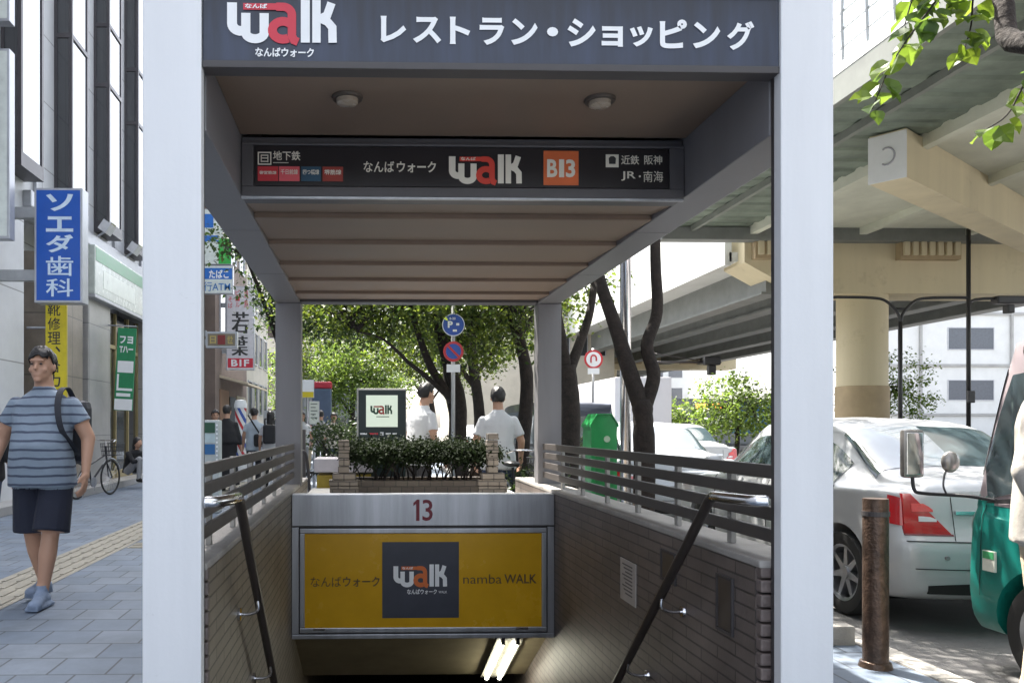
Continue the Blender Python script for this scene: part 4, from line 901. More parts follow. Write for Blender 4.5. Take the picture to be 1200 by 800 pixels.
# ================================================================== VEHICLES
def crv(vals, t):
    """Catmull-Rom on a list of numpy rows"""
    n = len(vals); i = min(max(int(t), 0), n - 2); f = t - i
    a = vals[max(i - 1, 0)]; b = vals[i]; c = vals[i + 1]; d = vals[min(i + 2, n - 1)]
    if i == 0: a = 2 * b - c
    if i + 2 > n - 1: d = 2 * c - b
    return .5 * ((2 * b) + (c - a) * f + (2 * a - 5 * b + 4 * c - d) * f * f + (3 * b - a - 3 * c + d) * f ** 3)
tyre_m = M('tyre', (.02, .02, .02), .8, 0, .2, 20); rim_m = M('alloy', (.45, .46, .48), .3, .9, .1)
car_glass = glassmat('car_glass', (.05, .075, .085), .03); car_glass.node_tree.nodes['Principled BSDF'].inputs['IOR'].default_value = 2.3
lamp_red = M('lamp_red', (.45, .008, .012), .12, 0, .1, 3, 0, .8, .5); lamp_clear = M('lamp_clear', (.6, .6, .62), .12, 0, .1)
plate_m = M('plate_white', (.65, .65, .6), .4); under_m = M('underbody', (.012, .012, .012), .9)
def carpaint(name, c, rough=.32): return M(name, c, rough, .15, .03, 3, 0, .45, .35)
def car(label, loc, rz, paint, kind='sedan', L=4.45, hw=.85, two=None, group='cars parked along the kerb', plate=True):
    t = thing('parked_car' if kind == 'sedan' else 'parked_van', (0, 0, 0), label, 'car' if kind == 'sedan' else 'van', group)
    if kind == 'sedan':   # y, halfwidth, bottom, belt, top, roof halfwidth
        ST = [(0.0, .72, .30, .93, .97, .56), (.06, .79, .25, .955, 1.02, .58), (.25, .835, .22, .965, 1.06, .60), (.62, .85, .20, .96, 1.075, .60), (1.22, .85, .19, .945, 1.40, .55), (1.75, .85, .19, .935, 1.465, .56), (2.25, .85, .19, .925, 1.465, .56), (2.65, .85, .19, .92, 1.40, .55), (3.42, .85, .19, .90, .985, .60), (4.0, .83, .20, .80, .87, .58), (4.30, .78, .22, .70, .76, .52), (4.45, .66, .28, .62, .66, .45)]
        ramps = ((3, 4), (7, 8)); sidew = (3.45, 7.55); WB = (.74, 3.42); wr = .315
    else:
        ST = [(0.0, .76, .32, .95, 1.72, .70), (.05, .82, .27, .96, 1.82, .74), (.22, .845, .24, .96, 1.90, .76), (1.0, .85, .22, .96, 1.93, .77), (2.0, .85, .22, .95, 1.93, .77), (3.2, .85, .22, .95, 1.92, .77), (3.80, .85, .22, .95, 1.88, .77), (3.92, .85, .22, .95, 1.78, .77), (4.12, .85, .22, .95, 1.14, .78), (4.17, .84, .23, .90, 1.04, .74), (4.2, .80, .26, .80, .90, .66)]
        ramps = ((0.1, 1.2), (7, 8)); sidew = (1.6, 7.75); WB = (.75, 3.62); wr = .30
    k = L / ST[-1][0]; kw = hw / .85
    ST = [np.array((s[0] * k, s[1] * kw, s[2], s[3], s[4], s[5] * kw)) for s in ST]
    def sect(u):
        y, w, zb, be, tp, wr_ = crv(ST, u)
        return [np.array(p) for p in ((0, zb), (.80 * w, zb), (.955 * w, zb + .05), (w, zb + .2), (w * 1.0, .58), (.985 * w, be - .09), (.955 * w, be), (wr_ + .035, max(tp - .10, be + .02)), (wr_ - .07, tp - .012), (0, tp + .015))], y
    L1 = 0.0
    def warp(p):
        x, y, z = p
        if y < .7:
            g = (1 - y / .7) ** 2
            if kind == 'sedan':
                z_ = min(max((z - .60) / .10, 0), 1); pr = .055 * z_ * z_ * (3 - 2 * z_) + .09 * max(0, z - .72)
                lo = .05 * max(0, .5 - z) * 2
            else: pr = .05 * min(max((z - .62) / .08, 0), 1) + .10 * max(0, z - .95); lo = 0
            y += g * (.13 * (x / hw) ** 2 + pr + lo)
        return (x, y, z)
    def Sf(u, v, side=1, off=0.0):
        s, y = sect(u); x, z = crv(s, v)
        p = Vector(warp((x * side, y, z)))
        if off:
            e = .04; s2, y2 = sect(min(u + e, len(ST) - 1.001)); a = crv(s2, v); b = crv(s, min(v + e, 8.999)); c = crv(s, max(v - e, 0))
            du = Vector((a[0] * side - x * side, y2 - y, a[1] - z)); dv = Vector(((b[0] - c[0]) * side, 0, b[1] - c[1]))
            n = du.cross(dv)
            if n.length < 1e-9: return p
            n.normalize()
            if n.dot(Vector((x * side, 0, z - .6))) < 0: n = -n
            p = p + n * off
        return p
    # body
    nu, nv = (len(ST) - 1) * 4, 36
    mb = MB(); rows = []
    for i in range(nu + 1):
        u = i / 4; vs = [tuple(Sf(u, j / 4, 1)) for j in range(nv + 1)] + [tuple(Sf(u, j / 4, -1)) for j in range(nv - 1, 0, -1)]
        rows.append(vs)
    m_ = len(rows[0])
    mb.add([p for r_ in rows for p in r_], [(i * m_ + j, i * m_ + (j + 1) % m_, (i + 1) * m_ + (j + 1) % m_, (i + 1) * m_ + j) for i in range(nu) for j in range(m_)])
    # end caps: rows across
    for end in (0, nu):
        u = end / 4; nx = 12; idx0 = len(mb.v); grid = []
        for j in range(1, nv):
            s, y = sect(u); x, z = crv(s, j / 4); row = []
            for c_ in range(nx + 1):
                xx = -x + 2 * x * c_ / nx
                row.append(tuple(warp((xx, y, z)) if end == 0 else (xx, y + .06 * (1 - (xx / max(x, .01)) ** 2), z)))
            grid.append(row)
        mb.add([p for r_ in grid for p in r_], [(j * (nx + 1) + c_, j * (nx + 1) + c_ + 1, (j + 1) * (nx + 1) + c_ + 1, (j + 1) * (nx + 1) + c_) for j in range(len(grid) - 1) for c_ in range(nx)])
    if two:
        for fi, f in enumerate(mb.f):
            zc = sum(mb.v[i][2] for i in f) / len(f); yc = sum(mb.v[i][1] for i in f) / len(f)
            if zc > 1.0 + .22 * min(max((yc - 3.2) / .8, -1), 0): mb.m[fi] = 1
    body = mb.build('body', [paint] + ([two] if two else []), t)
    b = bmesh.new(); b.from_mesh(body.data); bmesh.ops.remove_doubles(b, verts=b.verts[:], dist=.0008); bmesh.ops.holes_fill(b, edges=b.edges[:]); bmesh.ops.recalc_face_normals(b, faces=b.faces[:]); b.to_mesh(body.data); b.free()
    # wheel wells
    cut = MB()
    for wy in WB:
        for s_ in (-1, 1): cut.lathe([(0, s_ * (hw - .24)), (wr + .055, s_ * (hw - .24)), (wr + .055, s_ * (hw + .2)), (0, s_ * (hw + .2))], (0, wy * k, wr), 32, 'x')
    co = cut.build('cutter', under_m); co.data.validate()
    bo = body.modifiers.new('b', 'BOOLEAN'); bo.operation = 'DIFFERENCE'; bo.object = co; bo.solver = 'EXACT'
    bpy.context.view_layer.update(); me = bpy.data.meshes.new_from_object(body.evaluated_get(bpy.context.evaluated_depsgraph_get()))
    if len(me.polygons) > 200:
        body.modifiers.clear(); old = body.data; body.data = me; bpy.data.meshes.remove(old)
    else: body.modifiers.clear()
    bpy.data.objects.remove(co); smooth_auto(body.data, 38)
    def patch(mb_, uf, nu_, nv_, side, off):
        """uf(a, b) -> (u, v) for a, b in 0..1"""
        n0 = len(mb_.v); vs = [Sf(*uf(i / nu_, j / nv_), side, off) for i in range(nu_ + 1) for j in range(nv_ + 1)]
        mb_.add(vs, [(i * (nv_ + 1) + j, (i + 1) * (nv_ + 1) + j, (i + 1) * (nv_ + 1) + j + 1, i * (nv_ + 1) + j + 1) for i in range(nu_) for j in range(nv_)])
    # windows
    for nm, (a_, b_) in (('rear_window', ramps[0]), ('windscreen', ramps[1])):
        mb = MB(); v0 = 7.25 if kind == 'sedan' else 7.3
        if kind == 'sedan' or nm == 'windscreen':
            for s_ in (1, -1): patch(mb, lambda i, j: (a_ + .10 + (b_ - a_ - .16) * i, v0 + (9 - v0) * j), 10, 8, s_, .006)
            mb.build(nm, car_glass, t, True)
    for s_, in ((1,), (-1,)):
        edges = [sidew[0], sidew[0] + (sidew[1] - sidew[0]) * .46, sidew[1]] if kind == 'sedan' else [sidew[0], sidew[0] + (sidew[1] - sidew[0]) * .36, sidew[0] + (sidew[1] - sidew[0]) * .68, sidew[1]]
        for a_, b_ in zip(edges, edges[1:]):
            mb = MB(); patch(mb, lambda i, j: (a_ + .06 + (b_ - a_ - .12) * i, 6.14 + .72 * j), 12, 5, s_, .006); mb.build('side_window', car_glass, t, True)
            mb = MB(); patch(mb, lambda i, j: (a_ + .03 + (b_ - a_ - .06) * i, 6.05 + .05 * j), 12, 1, s_, .008); mb.build('window_trim', black if kind != 'sedan' else chrome, t, True)
        # door shut lines, sill line, handles
        mb = MB()
        for a_ in edges[:1] + edges[1:2] + edges[-1:]:
            patch(mb, lambda i, j: (a_ - .012 + .024 * i, 3.1 + 2.9 * j), 1, 14, s_, .003)
        mb.build('shut_line', under_m, t)
        for a_ in edges[1:-1] + ([edges[-1]] if False else []):
            p = Sf(a_ - .35, 5.15, s_, .02); mb = MB(); mb.bbox(p.x - .012, p.x + .012, p.y - .09, p.y + .09, p.z - .014, p.z + .014, .008); mb.build('door_handle', paint, t)
        if 'mirror arms' in label: continue
        p = Sf(sidew[1] - (.15 if kind == 'sedan' else .05), 6.1, s_, .1); mb = MB(); mb.ball(p + Vector((s_ * .03, 0, .06)), (.10, .05, .065), 12, 8); mb.box(min(p.x, p.x - s_ * .14), max(p.x, p.x - s_ * .14), p.y - .02, p.y + .02, p.z - .0, p.z + .03); mb.build('wing_mirror', paint, t, 50)
    # rear details on the warped cap
    def rp(x, z, d=.012):
        q = warp((x, 0, z)); return (q[0], q[1] - d, q[2])
    def rquad(mb_, poly, d=.012, d2=-.03, n=5):
        """polygon on the rear face, subdivided along x, given as (x, zlow, zhigh) rows"""
        vs = []; 
        for (x, a_, b_) in poly:
            vs += [rp(x, a_, d), rp(x, b_, d)]
        fs = [(2 * i, 2 * i + 2, 2 * i + 3, 2 * i + 1) for i in range(len(poly) - 1)]
        m0 = len(vs)
        for (x, a_, b_) in poly: vs += [rp(x, a_, d2), rp(x, b_, d2)]
        N = len(poly)
        for i in range(N - 1): fs += [(2 * i, m0 + 2 * i, m0 + 2 * i + 2, 2 * i + 2), (2 * i + 1, 2 * i + 3, m0 + 2 * i + 3, m0 + 2 * i + 1)]
        fs += [(0, 1, m0 + 1, m0), (2 * N - 2, m0 + 2 * N - 2, m0 + 2 * N - 1, 2 * N - 1)]
        mb_.add(vs, fs)
    if kind == 'sedan':
        for s_ in (-1, 1):
            mb = MB(); rquad(mb, [(s_ * x, .68, .95 - max(0, .70 - x) * 1.15) for x in (.47, .52, .58, .64, .70, .745)]); tl = mb.build('tail_light', lamp_red, t)
            mb = MB(); rquad(mb, [(s_ * x, .765, .80 - max(0, .60 - x) * .4) for x in (.555, .59, .63, .66)], .016); mb.build('reversing_lens', lamp_clear, tl)
            mb = MB(); patch(mb, lambda i, j: (.15 + 1.2 * i, 4.55 + 1.0 * j), 6, 4, s_, .008); mb.build('side_lens', lamp_red, tl, True)
        for s_ in (-1, 1):
            mb = MB(); rquad(mb, [(s_ * x, .83, .885 - max(0, .62 - x) * .9) for x in (.575, .60, .63, .66, .70)], .017); mb.build('brake_lens', M('lamp_bright', (.62, .03, .03), .1, 0, .1, 60, .3, .8, .5, bscale=150), t)
            mb = MB(); rquad(mb, [(s_ * x, .672, .684) for x in (.46, .52, .60, .68, .745)], .0145); mb.build('lamp_edge', M('lamp_dark', (.12, .005, .008), .2), t)
        mb = MB(); rquad(mb, [(x / 10 * .44, .815, .838) for x in range(-10, 11)], .02); mb.build('chrome_garnish', chrome, t)
        mb = MB(); rquad(mb, [(x / 10 * .165, .635 + .06, .78 + .02) for x in range(-10, 11)], .014)
        if plate: pl = mb.build('number_plate', plate_m, t)
        mb = MB()
        rquad(mb, [(x / 12 * .74, .632, .638) for x in range(-12, 13)], .004, -.02)
        for s_ in (-1, 1): rquad(mb, [(s_ * .4555, .64, .93), (s_ * .4585, .64, .93)], .0025, -.002)
        rquad(mb, [(x / 12 * .70, .45, .455) for x in range(-12, 13)], .004, -.02); mb.build('panel_gap', under_m, t)
        mb = MB(); rquad(mb, [(x / 12 * .62, .285, .37 - .03 * (x / 12) ** 2) for x in range(-12, 13)], .006); mb.build('bumper_valance', under_m, t)
        for s_ in (-1, 1):
            mb = MB(); c = rp(s_ * .52, .53, .012); mb.lathe([(0, c[1]), (.014, c[1]), (.014, c[1] + .02)], (c[0], 0, c[2]), 12, 'y'); mb.build('parking_sensor', M('sensor_grey', (.2, .2, .2), .4), t)
        mb = MB(); mb.lathe([(.0, .20), (.036, .20), (.036, .55)], (-.45, 0, .26), 14, 'y'); mb.build('exhaust_pipe', chrome, t, 40)
        mb = MB(); rquad(mb, [(x / 10 * .05 + .0, .87, .90) for x in range(-10, 11)], .012); mb.build('round_badge', chrome, t)
    else:
        mb = MB(); rquad(mb, [(x / 10 * .58, 1.05, 1.62) for x in range(-10, 11)], .010, -.002); mb.build('rear_window', car_glass, t)
        for s_ in (-1, 1):
            mb = MB(); rquad(mb, [(s_ * x, .80, 1.15) for x in (.64, .70, .75)], .014); mb.build('tail_light', lamp_red, t)
        mb = MB(); rquad(mb, [(x / 10 * .165, .66, .80) for x in range(-10, 11)], .014); mb.build('number_plate', plate_m, t)
        mb = MB(); rquad(mb, [(x / 12 * .72, .60, .606) for x in range(-12, 13)], .004, -.02); mb.build('panel_gap', under_m, t)
    # head lights, grille
    nst = len(ST) - 1
    for s_ in (-1, 1):
        mb = MB(); patch(mb, lambda i, j: (nst - 1.0 + .9 * i, 5.2 + 1.3 * j), 6, 4, s_, .008); mb.build('headlight', lamp_clear, t, True)
    # wheels
    for wy in WB:
        for s_ in (-1, 1):
            w = MB(); w.lathe([(wr * .62, s_ * (hw - .19)), (wr * .93, s_ * (hw - .20)), (wr, s_ * (hw - .17)), (wr, s_ * (hw - .05)), (wr * .94, s_ * (hw - .012)), (wr * .80, s_ * (hw - .008)), (wr * .66, s_ * (hw - .02)), (wr * .62, s_ * (hw - .19))], (0, wy * k, wr), 36, 'x')
            wo = w.build('wheel', tyre_m, t, 35)
            r_ = MB(); r_.lathe([(wr * .67, s_ * (hw - .018)), (wr * .60, s_ * (hw - .028)), (wr * .585, s_ * (hw - .12)), (.0, s_ * (hw - .11))], (0, wy * k, wr), 36, 'x')
            r_.lathe([(0, s_ * (hw - .025)), (.05, s_ * (hw - .03)), (.055, s_ * (hw - .1))], (0, wy * k, wr), 20, 'x')
            for q in range(7):
                a = 2 * math.pi * q / 7; rt = Matrix.Rotation(a, 3, 'X')
                pts = [Vector((s_ * (hw - .045 - (.07 if i > 3 else 0)), yy, zz)) for i, (yy, zz) in enumerate([(-.028, .03), (.028, .03), (.016, wr * .63), (-.016, wr * .63)] * 2)]
                pts = [rt @ p + Vector((0, wy * k, wr)) for p in pts]
                r_.add(pts, [(0, 1, 2, 3), (4, 7, 6, 5), (0, 4, 5, 1), (1, 5, 6, 2), (2, 6, 7, 3), (3, 7, 4, 0)])
            r_.build('rim', rim_m, wo, 35)
    mb = MB(); mb.box(-hw * .8, hw * .8, .5, L - .4, .17, .30); mb.build('underbody', under_m, t)
    t.location = loc; t.rotation_euler = (0, 0, rz)
    return t
white_car = carpaint('car_white', (.43, .44, .45)); silver_car = carpaint('car_silver', (.40, .42, .44)); blue_car = carpaint('car_blue', (.05, .16, .30)); dark_car = carpaint('car_dark', (.03, .035, .05)); teal = carpaint('car_teal', (.008, .19, .16)); van_white = carpaint('van_pinkish', (.45, .38, .40))
RZ = -.13
car('white sedan parked at the kerb ahead of the teal van', (4.36, 5.22, RZ), R(-1.5), white_car)
car('silver sedan parked behind the slatted railing, next ahead of the white sedan', (4.05, 10.3, RZ), R(0), silver_car)
car('white sedan in the outer lane, small, beyond the silver sedan', (6.9, 16.5, RZ), 0, white_car, group='cars out on the road')
car('small blue car further up the road by the white truck', (8.0, 22.5, RZ), R(0), blue_car, group='cars out on the road')
car('dark van behind the V shaped tree, parked far ahead of the silver sedan', (4.3, 16.5, RZ), 0, dark_car, 'van')
for i, (x, y, p, c) in enumerate(((4.2, 23.5, white_car, 'white sedan queuing at the kerb past the dark van'), (4.3, 29.5, silver_car, 'silver sedan queuing at the kerb, the furthest one in the line'))):
    car(c, (x, y, RZ), 0, p)
vt = car('teal van with a pale upper half and long mirror arms at the picture edge', (4.375, .50, RZ), R(0), teal, 'van', 4.2, .85, van_white)
vt['name_hint'] = ''; del vt['name_hint']
ORIG[vt.name] = Vector((0, 0, 0))
# mirrors of the teal van (its own local axes: front at y = 4.2)
mb = MB(); mb.tube(cr([(-.80, 4.0, .98), (-.90, 4.12, 1.00), (-1.02, 4.32, 1.00), (-1.045, 4.36, 1.02), (-1.05, 4.37, 1.10)], 5), .011, 8); mb.build('mirror_arm', black, vt, True)
mm = MB(); mm.bbox(-1.115, -.985, 4.35, 4.40, 1.09, 1.385, .04); m1 = mm.build('side_mirror', M('mirror_shell', (.30, .28, .26), .25, .6), vt, 40)
mm = MB(); mm.bbox(-1.10, -1.0, 4.345, 4.352, 1.11, 1.365, .003); mm.build('mirror_glass', M('mirror_face', (.8, .82, .82), .03, 1, .02), m1)
mb = MB(); mb.tube(cr([(-.96, 4.20, 1.0), (-.965, 4.22, 1.05), (-.93, 4.26, 1.11), (-.90, 4.28, 1.15)], 4), .006, 6); mb.build('mirror_stalk', black, vt, True)
mm = MB(); mm.ball((-.88, 4.28, 1.19), (.055, .03, .065), 14, 10); m2 = mm.build('round_mirror', M('mirror_shell', (.30, .28, .26), .25, .6), vt, True)
mb = MB(); mb.box(-.866, -.853, 3.955, 4.045, .585, .70); sk = mb.build('sticker', M('sticker_white', (.6, .62, .55), .5), vt)
mb = MB(); mb.box(-.868, -.8665, 3.96, 4.04, .655, .695); mb.build('sticker_band', M('sticker_green', (.05, .3, .12), .5), sk)

# truck and bus far away
tk = thing('box_truck', (9.4, 28, RZ), 'white box truck seen between the forked tree trunks', 'truck')
mb = MB(); mb.bbox(8.6, 10.6, 28, 33, .75, 3.0, .04); mb.build('cargo_box', carpaint('truck_white', (.62, .60, .62), .4), tk)
mb = MB(); mb.bbox(8.75, 10.45, 33.1, 34.7, .35, 2.2, .12); mb.build('cab', white_car, tk)
mb = MB(); mb.box(8.9, 10.3, 28.05, 34.5, .38, .74); mb.build('chassis', under_m, tk)
for wy in (29.2, 33.9):
    for x in (8.72, 10.28):
        mb = MB(); mb.lathe([(0, -.11), (.38, -.11), (.38, .11), (0, .11)], (x + .1, wy, .26), 20, 'x'); mb.build('wheel', tyre_m, tk)
bs = thing('city_bus', (19, 46, RZ), 'city bus with an orange display crossing under the viaduct', 'bus')
mb = MB(); mb.bbox(17.2, 26.5, 46, 48.4, .2, 2.9, .12); bb = mb.build('body', carpaint('bus_grey', (.25, .27, .30), .35), bs)
mb = MB(); mb.box(17.5, 26.2, 45.985, 45.998, 1.2, 2.1); mb.build('side_windows', car_glass, bs)
mb = MB(); mb.box(18.8, 20.4, 45.97, 45.984, 2.25, 2.6); mb.build('display', emit('led_orange', (1, .32, .06), 1.2), bs)
mb = MB(); mb.box(20.9, 23.5, 45.98, 45.99, .9, 2.7); mb.build('blue_panel', M('bus_blue', (.03, .17, .45), .4), bs)
for x in (18.9, 24.6):
    mb = MB(); mb.lathe([(0, -.15), (.45, -.15), (.45, .15), (0, .15)], (x, 46.1, .33), 24, 'y'); mb.build('wheel', tyre_m, bs)
wv = thing('delivery_van', (-1.6, 30, 0), 'white delivery van crossing the end of the street behind the poster stand', 'van')
mb = MB(); mb.prism([(-4.0, .35), (.4, .35), (.55, 1.0), (.25, 1.25), (-.2, 1.85), (-4.0, 1.9)], 31.2, 32.9, 'y'); mb.build('body', white_car, wv)
mb = MB(); mb.box(-3.7, -.4, 31.185, 31.198, 1.2, 1.65); mb.build('side_windows', car_glass, wv)
for x in (-3.2, -.3):
    mb = MB(); mb.lathe([(0, -.1), (.32, -.1), (.32, .1), (0, .1)], (x, 31.28, .31), 22, 'y'); mb.build('wheel', tyre_m, wv)

# ================================================================== STREET FURNITURE
bo = thing('bollard', (2.69, 4.23, 0), 'rusty brown steel bollard at the kerb in front of the white sedan', 'bollard')
brown = M('bollard_brown', (.085, .055, .04), .35, .5, .5, 14, .5)
mb = MB(); n = 10; r = .062
mb.lathe([(0, -.02), (r, -.02), (r, .885), (r * .97, .892), (0, .892)], (2.69, 4.23, 0), 28); mb.build('post', brown, bo, 35)
mb = MB(); mb.lathe([(r + .001, 0), (r + .02, 0), (r + .012, .03), (r + .001, .034)], (2.69, 4.23, 0), 28); mb.build('base_ring', brown, bo, 35)
mb = MB(); mb.lathe([(r + .001, .80), (r + .004, .80), (r + .004, .825), (r + .001, .825)], (2.69, 4.23, 0), 28); mb.build('collar', dark_paint, bo)
# green box
Yb = 8.75; gx = XX(708, Yb); gw = (XX(727, Yb) - XX(690, Yb)) / 2 * .82
gt = thing('post_box', (gx, Yb, 0), 'green peaked metal box standing between the two nearest street trees', 'box')
gz = ZZ(497, Yb, 708); gp = M('box_green', (.015, .27, .07), .35, 0, .12, 5)
mb = MB(); mb.prism([(gx - gw, .12), (gx + gw, .12), (gx + gw, gz), (gx + gw * .55, gz + .10), (gx - gw * .55, gz + .10), (gx - gw, gz)], Yb, Yb + .34, 'y'); bx = mb.build('cabinet', gp, gt)
mb = MB(); mb.prism([(gx - gw - .012, gz), (gx - gw * .56, gz + .115), (gx + gw * .56, gz + .115), (gx + gw + .012, gz), (gx + gw + .012, gz - .03), (gx + gw - .001 + .002, gz - .03), (gx + gw + .002, gz + .004), (gx + gw * .55, gz + .102), (gx - gw * .55, gz + .102), (gx - gw - .002, gz + .004), (gx - gw - .002, gz - .03), (gx - gw - .012, gz - .03)], Yb - .02, Yb + .36, 'y'); mb.build('lid', gp, gt)
mb = MB(); mb.lathe([(0, -.006), (.035, -.006), (.035, 0)], (gx + .03, Yb, gz - .16), 18, 'y'); mb.build('emblem', M('emblem_pale', (.45, .6, .42), .4), gt)
mb = MB(); mb.box(gx - gw * .7, gx + gw * .7, Yb - .006, Yb, .45, gz - .34); mb.build('door', M('box_green2', (.015, .19, .05), .35, 0, .12, 5), gt)
mb = MB()
for x in (gx - gw + .04, gx + gw - .04): mb.box(x - .02, x + .02, Yb + .05, Yb + .29, 0, .12)
mb.build('base', dark_paint, gt)
# steel lamp pole
lp_ = thing('lamp_pole', (2.72, 8.3, 0), 'shiny steel pole rising beside the forked tree', 'pole')
px_ = XX(733, 8.3)
lp_.location.x = px_; ORIG[lp_.name] = Vector((px_, 8.3, 0))
mb = MB(); mb.tube([(px_, 8.3, 0), (px_, 8.3, 4.5), (px_, 8.3, 7.5)], [.055, .055, .04], 18); mb.build('shaft', chrome, lp_, True)
mb = MB(); mb.lathe([(0, 0), (.11, 0), (.11, .02), (.06, .03), (.06, .30), (.056, .31)], (px_, 8.3, 0), 20); mb.build('base_collar', steel, lp_, 40)
mb = MB(); mb.tube(cr([(px_, 8.3, 7.45), (px_ + .3, 8.3, 7.7), (px_ + 1.2, 8.3, 7.8)], 4), .03, 10); mb.ball((px_ + 1.4, 8.3, 7.78), (.32, .12, .07)); mb.build('lamp_arm', steel, lp_, 40)
# parking sign pole
Yp = 12.0; xp = XX(531, Yp)
sp_ = thing('sign_pole', (xp, Yp, 0), 'pole with a round blue parking sign and a no parking sign, by the trees', 'road sign')
mb = MB(); mb.tube([(xp, Yp, 0), (xp, Yp, 3.6)], .03, 12); mb.build('pole', M('pole_grey', (.4, .4, .4), .4, .4), sp_, True)
blue_s = M('road_sign_blue', (.015, .07, .36), .35); red_s = M('road_sign_red', (.5, .02, .03), .35)
def disc(y, c, r, m, name, par, d=.004):
    mb = MB(); mb.lathe([(0, -d), (r, -d), (r, 0), (0, 0)], (c[0], y, c[1]), 32, 'y'); return mb.build(name, m, par, 35)
cz = ZZ(381, Yp, 532); rr = .155
disc(Yp - .035, (xp, cz), rr + .012, letter_white, 'sign_rim', sp_, .01); f = disc(Yp - .047, (xp, cz), rr, blue_s, 'parking_face', sp_)
mb = MB(); put_text(mb, 'P', xp - .085, xp - .01, cz - .045, cz + .055, Yp - .054, .05); put_text(mb, '8-20', xp - .06, xp + .03, cz + .075, cz + .11, Yp - .054, .02); mb.build('lettering', letter_white, f)
mb = MB(); mb.box(xp + .04, xp + .085, Yp - .055, Yp - .052, cz - .01, cz + .025); mb.box(xp - .01, xp + .05, Yp - .055, Yp - .052, cz - .10, cz - .07); mb.build('marks', letter_white, f)
cz2 = ZZ(412, Yp, 532)
disc(Yp - .035, (xp, cz2), .15, red_s, 'sign_ring', sp_, .008); disc(Yp - .045, (xp, cz2), .112, blue_s, 'no_parking_face', sp_)
mb = MB(); mb.box(xp - .14, xp + .14, Yp - .056, Yp - .0505, cz2 - .016, cz2 + .016, Matrix.Rotation(R(45), 3, 'Y')); mb.build('slash', red_s, sp_)
mb = MB(); mb.bbox(xp - .10, xp + .10, Yp - .04, Yp - .032, ZZ(436, Yp), ZZ(427, Yp), .003); mb.build('plate', letter_white, sp_)
# no turning sign
Yn = 18; xn = XX(695, Yn)
nn = thing('sign_pole', (xn, Yn, RZ), 'pole with a round white sign ringed in red above a small plate, between the trees', 'road sign')
cz = ZZ(421, Yn, 695)
mb = MB(); mb.tube([(xn, Yn, RZ), (xn, Yn, cz + .25)], .03, 12); mb.build('pole', M('pole_grey', (.4, .4, .4), .4, .4), nn, True)
disc(Yn - .035, (xn, cz), .21, red_s, 'sign_ring', nn, .008); disc(Yn - .045, (xn, cz), .165, letter_white, 'sign_face', nn)
mb = MB()
u_ = [Vector((xn - .06, Yn - .053, cz - .08)), Vector((xn - .06, Yn - .053, cz + .03))] + [Vector((xn + .06 * -math.cos(a), Yn - .053, cz + .03 + .06 * math.sin(a))) for a in (.6, 1.2, 1.8, 2.4)] + [Vector((xn + .06, Yn - .053, cz + .03)), Vector((xn + .06, Yn - .053, cz - .04))]
mb.tube(u_, .018, 6); mb.build('turn_arrow', red_s, nn)
mb = MB(); mb.bbox(xn - .13, xn + .13, Yn - .045, Yn - .032, ZZ(438, Yn), ZZ(431, Yn), .003); mb.build('plate', letter_white, nn)
# traffic signal
Yt = 45; xt = XX(764, Yt); zt_ = ZZ(424, Yt, 800)
tl = thing('traffic_signal', (xt, Yt, RZ), 'dark traffic signal on a long arm beyond the forked tree', 'traffic light')
mb = MB(); mb.tube([(xt, Yt, RZ), (xt, Yt, zt_ + .6)], .11, 12); mb.build('pole', dark_paint, tl, True)
mb = MB(); mb.tube([(xt, Yt, zt_), (XX(845, Yt), Yt, zt_ - .02)], .055, 8); mb.tube([(xt, Yt, zt_ + .5), (XX(830, Yt), Yt, zt_)], .025, 6); mb.build('arm', dark_paint, tl, True)
mb = MB(); mb.bbox(XX(822, Yt), XX(841, Yt), Yt - .45, Yt - .1, zt_ - .2, zt_ + .28, .08); mb.build('signal_head', black, tl)
mb = MB(); mb.bbox(XX(827, Yt), XX(836, Yt), Yt - .4, Yt - .1, zt_ - .75, zt_ - .2, .06); mb.build('walk_signal', black, tl)
# black arched poles
Yq = 30
def archpole(px, pxl, pxr, top, bot, label, arms=True):
    x = XX(px, Yq); t = thing('arched_lamp_post', (x, Yq, RZ), label, 'lamp post')
    zt_ = ZZ(top, Yq, px)
    mb = MB(); mb.tube([(x, Yq, RZ), (x, Yq, zt_ - .9 if arms else zt_)], .075, 12); mb.build('post', black, t, True)
    if arms:
        za = zt_
        for pe in (pxl, pxr):
            xe = XX(pe, Yq); s_ = 1 if xe > x else -1
            mb = MB(); mb.tube(cr([(x, Yq, zt_ - .95), (x + s_ * .12, Yq, zt_ - .55), (x + s_ * .55, Yq, zt_ - .12), (x + s_ * 1.1, Yq, zt_), (xe - s_ * .3, Yq, zt_ + .02), (xe, Yq, zt_)], 5), .055, 8); mb.build('arm', black, t, True)
        mb = MB(); mb.tube([(x - .25, Yq, zt_ - .40), (x + .25, Yq, zt_ - .40)], .04, 8); mb.build('tie_bar', black, t, True)
    return t
ap = archpole(1055, 975, 1135, 349, 480, 'black lamp post with twin arched arms in front of the viaduct column')
ap2 = archpole(1135, 0, 0, 268, 480, 'tall thin black pole to the right of the arched lamp post', False)
ORIGq = ORIG[ap2.name]; x = XX(1135, Yq)
mb = MB(); mb.tube(cr([(x, Yq, ZZ(362, Yq, 1135)), (x + .25, Yq, ZZ(351, Yq, 1135)), (XX(1200, Yq), Yq, ZZ(349, Yq, 1135)), (XX(1260, Yq), Yq, ZZ(349, Yq, 1135))], 4), .055, 8); mb.build('arm', black, ap2, True)
